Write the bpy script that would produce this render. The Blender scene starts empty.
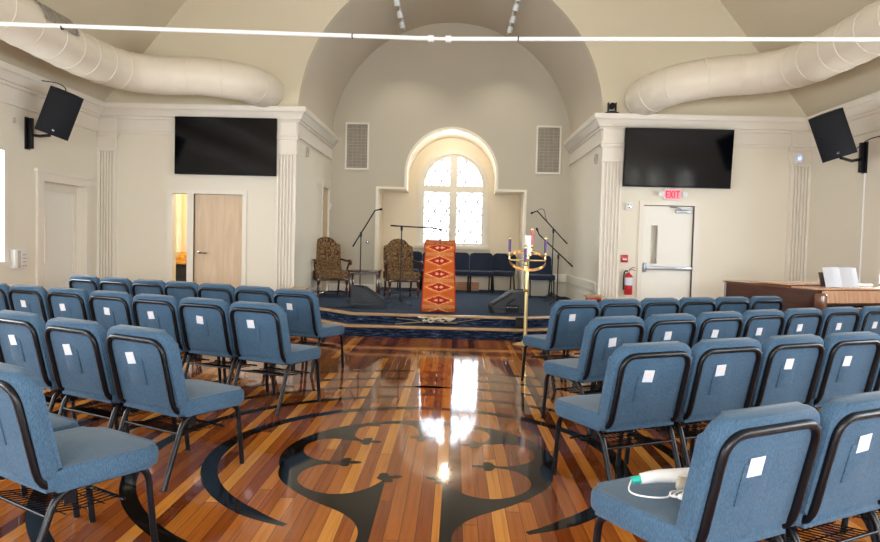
import bpy, bmesh, math, random
from mathutils import Vector, Matrix, Euler
from mathutils.geometry import tessellate_polygon
random.seed(7)
PI = math.pi
sin, cos, rad = math.sin, math.cos, math.radians
COL = bpy.context.scene.collection

# ------------------------------------------------------------------ materials
def srgb(r, g, b):
    f = lambda c: (c/255/12.92) if c/255 <= .04045 else ((c/255+.055)/1.055)**2.4
    return (f(r), f(g), f(b), 1)

def mat(name, col, rough=.6, metal=0, bump=0, bscale=200, vary=0, vscale=3, coat=0, sheen=0, emit=None, estr=0, spec=.5, stretch=None):
    m = bpy.data.materials.new(name); m.use_nodes = True
    nt = m.node_tree; b = nt.nodes['Principled BSDF']
    b.inputs['Base Color'].default_value = col
    b.inputs['Roughness'].default_value = rough
    b.inputs['Metallic'].default_value = metal
    b.inputs['Specular IOR Level'].default_value = spec
    if coat: b.inputs['Coat Weight'].default_value = coat; b.inputs['Coat Roughness'].default_value = .05
    if sheen: b.inputs['Sheen Weight'].default_value = sheen; b.inputs['Sheen Roughness'].default_value = .4
    if emit: b.inputs['Emission Color'].default_value = emit; b.inputs['Emission Strength'].default_value = estr
    tc = nt.nodes.new('ShaderNodeTexCoord')
    src = tc.outputs['Object']
    if stretch:
        mp = nt.nodes.new('ShaderNodeMapping'); mp.inputs['Scale'].default_value = stretch
        nt.links.new(src, mp.inputs['Vector']); src = mp.outputs['Vector']
    if vary:
        n = nt.nodes.new('ShaderNodeTexNoise'); n.inputs['Scale'].default_value = vscale; n.inputs['Detail'].default_value = 4
        nt.links.new(src, n.inputs['Vector'])
        h = nt.nodes.new('ShaderNodeHueSaturation'); h.inputs['Color'].default_value = col
        mr = nt.nodes.new('ShaderNodeMapRange'); mr.inputs['From Min'].default_value = .3; mr.inputs['From Max'].default_value = .7
        mr.inputs['To Min'].default_value = 1-vary; mr.inputs['To Max'].default_value = 1+vary
        nt.links.new(n.outputs['Fac'], mr.inputs['Value']); nt.links.new(mr.outputs['Result'], h.inputs['Value'])
        nt.links.new(h.outputs['Color'], b.inputs['Base Color'])
    if bump:
        n2 = nt.nodes.new('ShaderNodeTexNoise'); n2.inputs['Scale'].default_value = bscale; n2.inputs['Detail'].default_value = 2
        nt.links.new(src, n2.inputs['Vector'])
        bp = nt.nodes.new('ShaderNodeBump'); bp.inputs['Strength'].default_value = bump; bp.inputs['Distance'].default_value = .01
        nt.links.new(n2.outputs['Fac'], bp.inputs['Height']); nt.links.new(bp.outputs['Normal'], b.inputs['Normal'])
    return m

class NB:
    """small node helper"""
    def __init__(s, m): s.nt = m.node_tree; s.b = s.nt.nodes['Principled BSDF']
    def n(s, t, **kw):
        x = s.nt.nodes.new(t)
        for k, v in kw.items(): setattr(x, k, v)
        return x
    def l(s, a, b): s.nt.links.new(a, b)
    def m(s, op, a, b=None, c=None):
        x = s.n('ShaderNodeMath', operation=op)
        for i, v in enumerate((a, b, c)):
            if v is None: continue
            if isinstance(v, (int, float)): x.inputs[i].default_value = v
            else: s.l(v, x.inputs[i])
        return x.outputs[0]
    def ramp(s, fac, stops, interp='LINEAR'):
        r = s.n('ShaderNodeValToRGB'); r.color_ramp.interpolation = interp
        while len(r.color_ramp.elements) < len(stops): r.color_ramp.elements.new(.5)
        for e, (p, c) in zip(r.color_ramp.elements, stops): e.position = p; e.color = c
        s.l(fac, r.inputs['Fac']); return r.outputs['Color']
    def mix(s, fac, a, b, bt='MIX'):
        x = s.n('ShaderNodeMix', data_type='RGBA', blend_type=bt)
        if isinstance(fac, (int, float)): x.inputs['Factor'].default_value = fac
        else: s.l(fac, x.inputs['Factor'])
        for k, v in ((6, a), (7, b)):
            if isinstance(v, tuple): x.inputs[k].default_value = v
            else: s.l(v, x.inputs[k])
        return x.outputs[2]

def floor_material():
    m = mat('varnished_planks', (.5, .25, .1, 1), rough=.07, spec=.36)
    k = NB(m); tc = k.n('ShaderNodeTexCoord'); sp = k.n('ShaderNodeSeparateXYZ'); k.l(tc.outputs['Object'], sp.inputs[0])
    u = k.m('DIVIDE', sp.outputs['X'], .074); iu = k.m('FLOOR', u)
    wn = k.n('ShaderNodeTexWhiteNoise', noise_dimensions='1D'); k.l(iu, wn.inputs['W'])
    v = k.m('ADD', k.m('DIVIDE', sp.outputs['Y'], 3.6), k.m('MULTIPLY', wn.outputs['Value'], 7.3)); iv = k.m('FLOOR', v)
    cb = k.n('ShaderNodeCombineXYZ'); k.l(iu, cb.inputs[0]); k.l(iv, cb.inputs[1])
    w2 = k.n('ShaderNodeTexWhiteNoise', noise_dimensions='2D'); k.l(cb.outputs[0], w2.inputs['Vector'])
    base = k.ramp(w2.outputs['Value'], [(0, srgb(92, 42, 17)), (.2, srgb(124, 62, 25)), (.45, srgb(150, 82, 31)), (.7, srgb(168, 98, 37)), (.9, srgb(194, 126, 50)), (1, srgb(208, 146, 68))])
    mp = k.n('ShaderNodeMapping'); mp.inputs['Scale'].default_value = (55, 1.6, 1); k.l(tc.outputs['Object'], mp.inputs['Vector'])
    ad = k.n('ShaderNodeVectorMath', operation='ADD'); k.l(mp.outputs['Vector'], ad.inputs[0])
    sc = k.n('ShaderNodeVectorMath', operation='SCALE'); sc.inputs['Scale'].default_value = 40; k.l(w2.outputs['Color'], sc.inputs[0]); k.l(sc.outputs[0], ad.inputs[1])
    gr = k.n('ShaderNodeTexNoise'); gr.inputs['Scale'].default_value = 1; gr.inputs['Detail'].default_value = 5; k.l(ad.outputs[0], gr.inputs['Vector'])
    g = k.ramp(gr.outputs['Fac'], [(.3, (.66, .62, .58, 1)), (.55, (1, 1, 1, 1)), (.75, (1.0, .96, .9, 1))])
    c = k.mix(.75, base, g, 'MULTIPLY')
    fu = k.m('FRACT', u); du = k.m('MINIMUM', fu, k.m('SUBTRACT', 1, fu)); gu = k.m('LESS_THAN', du, .022)
    fv = k.m('FRACT', v); dv = k.m('MINIMUM', fv, k.m('SUBTRACT', 1, fv)); gv = k.m('LESS_THAN', dv, .0008)
    gap = k.m('MAXIMUM', gu, gv)
    c = k.mix(k.m('MULTIPLY', gap, .75), c, (.03, .014, .008, 1)); k.l(c, k.b.inputs['Base Color'])
    wv = k.n('ShaderNodeTexNoise'); wv.inputs['Scale'].default_value = 1.0; wv.inputs['Detail'].default_value = 2
    mp2 = k.n('ShaderNodeMapping'); mp2.inputs['Scale'].default_value = (9, 2.2, 1); k.l(tc.outputs['Object'], mp2.inputs['Vector']); k.l(mp2.outputs['Vector'], wv.inputs['Vector'])
    h = k.m('ADD', k.m('MULTIPLY', wv.outputs['Fac'], .1), k.m('MULTIPLY', k.m('SUBTRACT', 1, gap), .05))
    h = k.m('ADD', h, k.m('MULTIPLY', w2.outputs['Value'], .02))
    bp = k.n('ShaderNodeBump'); bp.inputs['Strength'].default_value = .25; bp.inputs['Distance'].default_value = .02
    k.l(h, bp.inputs['Height']); k.l(bp.outputs['Normal'], k.b.inputs['Normal'])
    rn = k.m('MULTIPLY_ADD', wv.outputs['Fac'], .06, .03); k.l(rn, k.b.inputs['Roughness'])
    return m

def fabric_material(name, c1, c2, scale=260):
    m = mat(name, c1, rough=.9, sheen=.15, spec=.2)
    k = NB(m); tc = k.n('ShaderNodeTexCoord')
    mp = k.n('ShaderNodeMapping'); mp.inputs['Scale'].default_value = (1, 1, .28); k.l(tc.outputs['Object'], mp.inputs['Vector'])
    n = k.n('ShaderNodeTexNoise'); n.inputs['Scale'].default_value = scale; n.inputs['Detail'].default_value = 3; k.l(mp.outputs['Vector'], n.inputs['Vector'])
    n2 = k.n('ShaderNodeTexNoise'); n2.inputs['Scale'].default_value = 6; k.l(tc.outputs['Object'], n2.inputs['Vector'])
    f = k.m('ADD', k.m('MULTIPLY', n.outputs['Fac'], .8), k.m('MULTIPLY', n2.outputs['Fac'], .2))
    k.l(k.ramp(f, [(.36, c2), (.64, c1)]), k.b.inputs['Base Color'])
    bp = k.n('ShaderNodeBump'); bp.inputs['Strength'].default_value = .25; bp.inputs['Distance'].default_value = .004
    k.l(n.outputs['Fac'], bp.inputs['Height']); k.l(bp.outputs['Normal'], k.b.inputs['Normal'])
    return m

def carpet_material(name, c1, c2, c3, sx=1, sz=1, scale=60):
    m = mat(name, c1, rough=1, spec=.1)
    k = NB(m); tc = k.n('ShaderNodeTexCoord')
    mp = k.n('ShaderNodeMapping'); mp.inputs['Scale'].default_value = (sx, sx, sz); k.l(tc.outputs['Object'], mp.inputs['Vector'])
    n = k.n('ShaderNodeTexNoise'); n.inputs['Scale'].default_value = scale; n.inputs['Detail'].default_value = 4; n.inputs['Roughness'].default_value = .8
    k.l(mp.outputs['Vector'], n.inputs['Vector'])
    k.l(k.ramp(n.outputs['Fac'], [(.36, c1), (.52, c2), (.66, c3)]), k.b.inputs['Base Color'])
    bp = k.n('ShaderNodeBump'); bp.inputs['Strength'].default_value = .5; bp.inputs['Distance'].default_value = .01
    k.l(n.outputs['Fac'], bp.inputs['Height']); k.l(bp.outputs['Normal'], k.b.inputs['Normal'])
    return m

def damask_material():
    m = mat('damask_upholstery', srgb(110, 84, 58), rough=.85, spec=.2)
    k = NB(m); tc = k.n('ShaderNodeTexCoord')
    mp = k.n('ShaderNodeMapping'); mp.inputs['Scale'].default_value = (1, 1, .8); k.l(tc.outputs['Object'], mp.inputs['Vector'])
    v = k.n('ShaderNodeTexVoronoi', feature='SMOOTH_F1'); v.inputs['Scale'].default_value = 20; v.inputs['Randomness'].default_value = .35; k.l(mp.outputs['Vector'], v.inputs['Vector'])
    n = k.n('ShaderNodeTexNoise'); n.inputs['Scale'].default_value = 38; n.inputs['Detail'].default_value = 2; k.l(mp.outputs['Vector'], n.inputs['Vector'])
    s = k.m('SINE', k.m('MULTIPLY', k.m('ADD', v.outputs['Distance'], k.m('MULTIPLY', n.outputs['Fac'], .25)), 26))
    k.l(k.ramp(k.m('MULTIPLY_ADD', s, .5, .5), [(.25, srgb(64, 42, 32)), (.5, srgb(98, 72, 48)), (.85, srgb(134, 108, 72))]), k.b.inputs['Base Color'])
    return m

def textile_material():
    # woven ikat runner: stacked diamonds in red, orange and cream; uses the cloth's own UV layer
    m = mat('ikat_textile', srgb(190, 70, 40), rough=.9, spec=.15)
    k = NB(m); tc = k.n('ShaderNodeTexCoord'); sp = k.n('ShaderNodeSeparateXYZ'); k.l(tc.outputs['UV'], sp.inputs[0])
    nz = k.n('ShaderNodeTexNoise'); nz.inputs['Scale'].default_value = 55; k.l(tc.outputs['UV'], nz.inputs['Vector'])
    jit = k.m('MULTIPLY', k.m('SUBTRACT', nz.outputs['Fac'], .5), .03)
    u = k.m('ADD', k.m('ABSOLUTE', sp.outputs['X']), jit)          # 0 centre .. .25 edge (metres)
    v = k.m('DIVIDE', sp.outputs['Y'], .2)
    fv = k.m('SUBTRACT', k.m('FRACT', v), .5); av = k.m('MULTIPLY', k.m('ABSOLUTE', fv), .2)   # 0..0.1 metres
    av = k.m('ADD', av, jit)
    big = k.m('ADD', k.m('MULTIPLY', u, .36), av)                    # big diamond
    f = k.m('MULTIPLY', big, 9.0)
    base = k.ramp(f, [(0, srgb(110, 30, 26)), (.25, srgb(150, 36, 28)), (.5, srgb(160, 42, 30)), (.64, srgb(186, 84, 36)), (.85, srgb(204, 112, 44)), (.97, srgb(186, 88, 38))], 'LINEAR')
    sm = k.m('ADD', k.m('MULTIPLY', k.m('ABSOLUTE', k.m('SUBTRACT', u, .035)), .55), av)
    c = k.mix(k.m('LESS_THAN', sm, .022), base, srgb(222, 162, 118))
    core = k.m('ADD', u, av); c = k.mix(k.m('LESS_THAN', core, .014), c, srgb(120, 30, 26))
    ln = k.m('ABSOLUTE', k.m('SUBTRACT', big, .074)); c = k.mix(k.m('LESS_THAN', ln, .004), c, srgb(226, 186, 140))
    alt = k.m('LESS_THAN', k.m('FRACT', k.m('DIVIDE', k.m('ADD', v, .25), 2)), .5)
    n3 = k.n('ShaderNodeTexNoise'); n3.inputs['Scale'].default_value = 120; k.l(tc.outputs['UV'], n3.inputs['Vector'])
    dots = k.m('MULTIPLY', k.m('GREATER_THAN', n3.outputs['Fac'], .52), k.m('MULTIPLY', k.m('GREATER_THAN', av, .074), alt))
    c = k.mix(k.m('MULTIPLY', dots, .8), c, srgb(196, 168, 112))
    edge = k.m('GREATER_THAN', k.m('ABSOLUTE', sp.outputs['X']), .235); c = k.mix(edge, c, srgb(158, 44, 32))
    k.l(c, k.b.inputs['Base Color'])
    return m

def wood_material(name, c1, c2, scale=(3, 3, 40), rough=.4, coat=0):
    m = mat(name, c1, rough=rough, coat=coat)
    k = NB(m); tc = k.n('ShaderNodeTexCoord')
    mp = k.n('ShaderNodeMapping'); mp.inputs['Scale'].default_value = scale; k.l(tc.outputs['Object'], mp.inputs['Vector'])
    n = k.n('ShaderNodeTexNoise'); n.inputs['Scale'].default_value = 1; n.inputs['Detail'].default_value = 5; n.inputs['Distortion'].default_value = .6; k.l(mp.outputs['Vector'], n.inputs['Vector'])
    k.l(k.ramp(n.outputs['Fac'], [(.3, c2), (.7, c1)]), k.b.inputs['Base Color'])
    return m

def duct_material():
    m = mat('duct_wrap', srgb(220, 212, 195), rough=.45, spec=.4)
    k = NB(m); tc = k.n('ShaderNodeTexCoord')
    w = k.n('ShaderNodeTexNoise'); w.inputs['Scale'].default_value = 1; w.inputs['Detail'].default_value = 4
    mp = k.n('ShaderNodeMapping'); mp.inputs['Scale'].default_value = (9, 3, 2); k.l(tc.outputs['Object'], mp.inputs['Vector']); k.l(mp.outputs['Vector'], w.inputs['Vector'])
    bp = k.n('ShaderNodeBump'); bp.inputs['Strength'].default_value = .35; bp.inputs['Distance'].default_value = .03
    k.l(w.outputs['Fac'], bp.inputs['Height']); k.l(bp.outputs['Normal'], k.b.inputs['Normal'])
    return m

def glass_material(name='clear_glass', tint=(1, 1, 1, 1)):
    m = bpy.data.materials.new(name); m.use_nodes = True; nt = m.node_tree
    for n in list(nt.nodes): nt.nodes.remove(n)
    o = nt.nodes.new('ShaderNodeOutputMaterial'); mx = nt.nodes.new('ShaderNodeMixShader'); t = nt.nodes.new('ShaderNodeBsdfTransparent'); g = nt.nodes.new('ShaderNodeBsdfGlossy')
    t.inputs['Color'].default_value = tint; g.inputs['Roughness'].default_value = .02
    lw = nt.nodes.new('ShaderNodeLayerWeight'); lw.inputs['Blend'].default_value = .5
    pw = nt.nodes.new('ShaderNodeMath'); pw.operation = 'POWER'; pw.inputs[1].default_value = 5; nt.links.new(lw.outputs['Facing'], pw.inputs[0])
    f = nt.nodes.new('ShaderNodeMath'); f.operation = 'MULTIPLY_ADD'; f.inputs[1].default_value = .5; f.inputs[2].default_value = .03; nt.links.new(pw.outputs[0], f.inputs[0])
    nt.links.new(f.outputs[0], mx.inputs[0]); nt.links.new(t.outputs[0], mx.inputs[1]); nt.links.new(g.outputs[0], mx.inputs[2]); nt.links.new(mx.outputs[0], o.inputs[0])
    return m

M = dict(
    wall=mat('cream_wall_paint', srgb(214, 209, 191), rough=.75, bump=.05, bscale=90, vary=.015, vscale=1.2),
    ceil=mat('ceiling_paint', srgb(200, 190, 166), rough=.85, bump=.05, bscale=60, vary=.015, vscale=1),
    vault=mat('vault_paint', srgb(202, 192, 174), rough=.85, bump=.05, bscale=60),
    apse=mat('chancel_wall_paint', srgb(190, 183, 166), rough=.8, bump=.05, bscale=90),
    trim=mat('ivory_trim_paint', srgb(222, 216, 203), rough=.45),
    reveal=mat('ivory_reveal_paint', srgb(232, 224, 204), rough=.5),
    door=mat('white_door_paint', srgb(228, 226, 216), rough=.45),
    floor=floor_material(),
    inlay=mat('black_floor_stain', srgb(19, 16, 13), rough=.07, spec=.3),
    blue=fabric_material('blue_woven_fabric', srgb(72, 99, 122), srgb(50, 75, 97)),
    navy=fabric_material('dark_blue_fabric', srgb(44, 54, 74), srgb(28, 36, 54)),
    black=mat('black_powder_coat', srgb(8, 10, 16), rough=.33, spec=.32),
    matte=mat('matte_black_plastic', srgb(14, 16, 21), rough=.6, bump=.1, bscale=300, spec=.2),
    charcoal=mat('charcoal_speaker_paint', srgb(34, 38, 44), rough=.6, bump=.15, bscale=250),
    screen=mat('glossy_black_screen', srgb(5, 6, 10), rough=.1, spec=.3),
    chrome=mat('polished_metal', srgb(200, 200, 205), rough=.2, metal=1),
    steel=mat('brushed_aluminium', srgb(160, 166, 174), rough=.35, metal=.8),
    brass=mat('polished_brass', srgb(214, 196, 140), rough=.3, metal=.9),
    white=mat('white_plastic', srgb(226, 226, 224), rough=.4),
    paper=mat('white_paper', srgb(205, 210, 220), rough=.8, vary=.03, vscale=30),
    photo=mat('printed_card', srgb(222, 210, 204), rough=.6, vary=.2, vscale=40),
    red=mat('red_enamel', srgb(184, 30, 40), rough=.3, coat=.3),
    rubber=mat('black_rubber', srgb(24, 24, 24), rough=.8),
    carpet=carpet_material('blue_stage_carpet', srgb(28, 38, 56), srgb(54, 70, 94), srgb(112, 128, 150), scale=42),
    riser=carpet_material('navy_riser_carpet', srgb(12, 18, 34), srgb(24, 36, 58), srgb(92, 108, 134), sx=.12, sz=1.2, scale=50),
    nosing=wood_material('oak_nosing', srgb(196, 164, 122), srgb(158, 120, 84), (6, 6, 60), .35),
    maple=wood_material('maple_veneer', srgb(212, 190, 160), srgb(194, 168, 136), (9, 9, 1.2), .45),
    mahogany=wood_material('dark_mahogany', srgb(84, 46, 32), srgb(54, 27, 18), (2, 12, 30), .22, coat=.4),
    piano=wood_material('walnut_piano_case', srgb(84, 54, 44), srgb(60, 37, 30), (3, 3, 26), .3, coat=.3),
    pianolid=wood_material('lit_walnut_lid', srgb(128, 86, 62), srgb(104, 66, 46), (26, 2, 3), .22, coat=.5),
    foldlid=wood_material('walnut_painted_sheen', srgb(204, 164, 134), srgb(180, 134, 102), (26, 2, 3), .18, coat=.6),  # window light on lid front, fallboard and music shelf, painted as lighter walnut
    ivory=mat('piano_key_ivory', srgb(238, 232, 222), rough=.25),
    damask=damask_material(), textile=textile_material(), duct=duct_material(), seam=mat('duct_seam_tape', srgb(224, 217, 200), rough=.4),
    glass=glass_material(), frost=glass_material('leaded_glass', (.97, .98, 1, 1)),
    came=mat('lead_came', srgb(190, 190, 190), rough=.5),
    grille=mat('vent_grille_metal', srgb(176, 168, 152), rough=.5),
    grey=mat('grey_filter_mesh', srgb(150, 143, 130), rough=.9, vary=.12, vscale=8),
    purple=mat('purple_wax', srgb(92, 66, 130), rough=.5), pink=mat('pink_wax', srgb(222, 96, 116), rough=.5),
    wax=mat('white_wax', srgb(240, 238, 234), rough=.5),
    copper=mat('copper_wreath_ring', srgb(168, 122, 74), rough=.3, metal=.9),
    teal=mat('teal_plastic', srgb(34, 176, 158), rough=.4),
    yellow=mat('warm_room_paint', srgb(240, 224, 182), rough=.8),
    gold=mat('yellow_cloth', srgb(232, 178, 60), rough=.8),
    blossom=mat('cream_petals', srgb(226, 216, 190), rough=.8, vary=.12, vscale=40),
    stem=mat('dry_stem', srgb(136, 122, 96), rough=.9),
    crate=wood_material('pale_pine_crate', srgb(222, 160, 116), srgb(196, 130, 88), (4, 4, 40), .5),
    glow_red=mat('exit_letters', srgb(220, 30, 50), rough=.5, emit=srgb(255, 40, 70), estr=.9),
    sign_face=mat('exit_sign_face', srgb(232, 160, 168), rough=.4, emit=srgb(255, 120, 140), estr=.15),
    glow_blue=mat('blue_indicator', srgb(110, 130, 255), rough=.4, emit=srgb(110, 130, 255), estr=3.0),
    bulb=mat('track_bulb', srgb(225, 230, 232), rough=.3),
    outside=mat('pale_outside_ground', srgb(230, 230, 226), rough=.9),
)

def two_tone():
    m = mat('hall_wall_paint', srgb(224, 214, 199), rough=.75)
    k = NB(m); tc = k.n('ShaderNodeTexCoord'); sp = k.n('ShaderNodeSeparateXYZ'); k.l(tc.outputs['Object'], sp.inputs[0])
    k.l(k.mix(k.m('GREATER_THAN', sp.outputs['Z'], 3.5), srgb(221, 215, 198), srgb(206, 198, 174)), k.b.inputs['Base Color'])
    n = k.n('ShaderNodeTexNoise'); n.inputs['Scale'].default_value = 90; k.l(tc.outputs['Object'], n.inputs['Vector'])
    bp = k.n('ShaderNodeBump'); bp.inputs['Strength'].default_value = .05; bp.inputs['Distance'].default_value = .01; k.l(n.outputs['Fac'], bp.inputs['Height']); k.l(bp.outputs['Normal'], k.b.inputs['Normal'])
    return m
M['wall'] = two_tone()
M['niche'] = mat('niche_wall_paint', srgb(235, 223, 200), rough=.75)

# ------------------------------------------------------------------ mesh helpers
def link(name, bm, m, parent=None, smooth=35, loc=None, rot=None):
    me = bpy.data.meshes.new(name); bmesh.ops.recalc_face_normals(bm, faces=bm.faces[:]); bm.to_mesh(me); bm.free()
    ms = m if isinstance(m, (list, tuple)) else [m]
    for x in ms: me.materials.append(M[x] if isinstance(x, str) else x)
    if smooth:
        for p in me.polygons: p.use_smooth = True
        me.set_sharp_from_angle(angle=rad(smooth))
    o = bpy.data.objects.new(name, me); COL.objects.link(o)
    if parent: o.parent = parent
    if loc is not None: o.location = loc
    if rot is not None: o.rotation_euler = rot
    return o

def box(bm, c, s, rot=None, bev=0, seg=2, T=None):
    r = bmesh.ops.create_cube(bm, size=1); vs = r['verts']
    mt = Matrix.Translation(c) @ ((Euler(rot).to_matrix().to_4x4()) if rot else Matrix()) @ Matrix.Diagonal((s[0], s[1], s[2], 1))
    if T: mt = T @ mt
    bmesh.ops.transform(bm, matrix=mt, verts=vs)
    if bev:
        es = list({e for v in vs for e in v.link_edges})
        bmesh.ops.bevel(bm, geom=es, offset=bev, segments=seg, affect='EDGES', profile=.5)
    return bm

def bx(x0, x1, y0, y1, z0, z1, bm=None, bev=0):
    bm = bm or bmesh.new()
    return box(bm, ((x0+x1)/2, (y0+y1)/2, (z0+z1)/2), (x1-x0, y1-y0, z1-z0), bev=bev)

def tube(bm, pts, r, seg=10, closed=False, cap=True):
    pts = [Vector(p) for p in pts]; n = len(pts); rs = r if isinstance(r, (list, tuple)) else [r]*n
    rings = []; up = None
    for i, p in enumerate(pts):
        if closed: t = pts[(i+1) % n]-pts[i-1]
        else: t = pts[min(i+1, n-1)]-pts[max(i-1, 0)]
        t.normalize()
        if up is None:
            up = Vector((0, 0, 1)) if abs(t.z) < .9 else Vector((1, 0, 0))
        a = (up - t*up.dot(t)); a.normalize(); up = a; b = t.cross(a)
        rings.append([bm.verts.new(p + (a*cos(2*PI*k/seg)+b*sin(2*PI*k/seg))*rs[i]) for k in range(seg)])
    m = n if closed else n-1
    for i in range(m):
        A, B = rings[i], rings[(i+1) % n]
        for k in range(seg): bm.faces.new((A[k], A[(k+1) % seg], B[(k+1) % seg], B[k]))
    if cap and not closed: bm.faces.new(rings[0][::-1]); bm.faces.new(rings[-1])
    return bm

def arcpts(p0, pc, p1, n=6):
    """quadratic bend through corner pc"""
    p0, pc, p1 = Vector(p0), Vector(pc), Vector(p1)
    return [(1-t)**2*p0+2*t*(1-t)*pc+t*t*p1 for t in [i/n for i in range(n+1)]]

def smooth_path(pts, n=6):
    pts = [Vector(p) for p in pts]; out = []
    for i in range(len(pts)-1):
        p0 = pts[max(i-1, 0)]; p1 = pts[i]; p2 = pts[i+1]; p3 = pts[min(i+2, len(pts)-1)]
        for k in range(n):
            t = k/n
            out.append(.5*((2*p1)+(-p0+p2)*t+(2*p0-5*p1+4*p2-p3)*t*t+(-p0+3*p1-3*p2+p3)*t**3))
    out.append(pts[-1]); return out

def lathe(bm, prof, seg=24, c=(0, 0, 0), T=None):
    rings = []
    for r, z in prof:
        rings.append([bm.verts.new((c[0]+r*cos(2*PI*k/seg), c[1]+r*sin(2*PI*k/seg), c[2]+z)) for k in range(seg)])
    vs = [v for R in rings for v in R]
    for A, B in zip(rings, rings[1:]):
        for k in range(seg): bm.faces.new((A[k], A[(k+1) % seg], B[(k+1) % seg], B[k]))
    bm.faces.new(rings[0][::-1]); bm.faces.new(rings[-1])
    if T: bmesh.ops.transform(bm, matrix=T, verts=vs)
    return bm

def plate(bm, loops, f0, f1):
    """loops of 2D points (outer, holes..); f0/f1 map (a,b) to the two faces' 3D points"""
    flat = [p for lp in loops for p in lp]
    A = [bm.verts.new(f0(*p)) for p in flat]; B = [bm.verts.new(f1(*p)) for p in flat]
    for t in tessellate_polygon([[Vector((p[0], p[1], 0)) for p in lp] for lp in loops]):
        for V in (A, B):
            try: bm.faces.new([V[i] for i in t])
            except ValueError: pass
    k = 0
    for lp in loops:
        n = len(lp)
        for i in range(n):
            j = (i+1) % n
            try: bm.faces.new((A[k+i], A[k+j], B[k+j], B[k+i]))
            except ValueError: pass
        k += n
    return bm
def plateY(loops, y0, y1, bm=None): return plate(bm or bmesh.new(), loops, lambda a, b: (a, y0, b), lambda a, b: (a, y1, b))
def plateX(loops, x0, x1, bm=None): return plate(bm or bmesh.new(), loops, lambda a, b: (x0, a, b), lambda a, b: (x1, a, b))
def plateZ(loops, z0, z1, bm=None): return plate(bm or bmesh.new(), loops, lambda a, b: (a, b, z0), lambda a, b: (a, b, z1))
def rect(a0, a1, b0, b1): return [(a0, b0), (a1, b0), (a1, b1), (a0, b1)]
def arc(cx, cz, r, a0, a1, n=24): return [(cx+r*cos(a0+(a1-a0)*i/n), cz+r*sin(a0+(a1-a0)*i/n)) for i in range(n+1)]

def sweep(bm, path, prof, side=1):
    """profile (d, z) swept along an XY polyline with mitred corners; d is measured to the right (side=1) of the path"""
    P = [Vector((p[0], p[1])) for p in path]; rings = []
    for i, p in enumerate(P):
        d0 = (P[i]-P[i-1]).normalized() if i else None; d1 = (P[i+1]-P[i]).normalized() if i < len(P)-1 else None
        n0 = Vector((d0.y, -d0.x))*side if d0 else None; n1 = Vector((d1.y, -d1.x))*side if d1 else None
        if n0 is None: n = n1
        elif n1 is None: n = n0
        else: n = (n0+n1)/(1+n0.dot(n1))
        rings.append([bm.verts.new((p.x+n.x*d, p.y+n.y*d, z)) for d, z in prof])
    m = len(prof)
    for A, B in zip(rings, rings[1:]):
        for k in range(m): bm.faces.new((A[k], A[(k+1) % m], B[(k+1) % m], B[k]))
    bm.faces.new(rings[0][::-1]); bm.faces.new(rings[-1])
    return bm

def slab(bm, w, h, t, rt, rb, er, T=None, seg=3):
    """rounded upholstered slab standing in XZ, thickness along Y, bottom at z=0"""
    pts = []
    for cx, cz, r, a0 in ((w/2, 0, rb, -PI/2), (w/2, h, rt, 0), (-w/2, h, rt, PI/2), (-w/2, 0, rb, PI)):
        ox = cx-(r if cx > 0 else -r); oz = cz+(r if cz == 0 else -r)
        pts += [(ox+r*cos(a0+PI/2*i/8), oz+r*sin(a0+PI/2*i/8)) for i in range(9)]
    F = [bm.verts.new((x, -t/2, z)) for x, z in pts]; B = [bm.verts.new((x, t/2, z)) for x, z in pts]
    n = len(pts); f1 = bm.faces.new(F); f2 = bm.faces.new(B[::-1])
    for i in range(n): bm.faces.new((F[(i+1) % n], F[i], B[i], B[(i+1) % n]))
    es = list(f1.edges)+list(f2.edges)
    r = bmesh.ops.bevel(bm, geom=es, offset=er, segments=seg, affect='EDGES', profile=.5)
    if T:
        seen = set(F+B) | {v for v in r['verts']} ; seen = [v for v in seen if v.is_valid]
        allv = set(seen)
        for v in seen:
            for e in v.link_edges: allv.add(e.other_vert(v))
        bmesh.ops.transform(bm, matrix=T, verts=list(allv))
    return bm

def tag(o, label, cat, group=None, kind=None):
    o['label'] = label; o['category'] = cat
    if group: o['group'] = group
    if kind: o['kind'] = kind
    return o
def thing(name, label, cat, loc=(0, 0, 0), rz=0, group=None):
    o = bpy.data.objects.new(name, None); o.empty_display_size = .1; COL.objects.link(o); o.location = loc; o.rotation_euler = (0, 0, rz)
    return tag(o, label, cat, group)
def struct(name, bm, m, label, cat, smooth=35):
    return tag(link(name, bm, m, smooth=smooth), label, cat, kind='structure')
def structroot(name, label, cat, loc=(0, 0, 0), rz=0):
    return tag(thing(name, label, cat, loc, rz), label, cat, kind='structure')
def dup(root, loc, rz, label, group=None):
    r = root.copy(); COL.objects.link(r); r.location = loc; r.rotation_euler = (0, 0, rz); r['label'] = label
    if group: r['group'] = group
    for ch in list(root.children):
        c = ch.copy(); COL.objects.link(c); c.parent = r
        for g in list(ch.children):
            d = g.copy(); COL.objects.link(d); d.parent = c
    return r

# ------------------------------------------------------------------ dimensions (metres; +Y runs from the seats to the chancel)
XL, XR = -5.95, 5.75          # hall side walls
YF, YB, YN = 11.4, 14.5, 16.0 # front wall, chancel back wall, niche back wall
YR = -4.0                     # rear wall
CX, CR = -.135, 2.51          # chancel axis and half width
CL, CRR = CX-CR, CX+CR
ZS = 3.45                     # spring of the vault
Z1, Z2 = .165, .31            # step, stage

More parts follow.
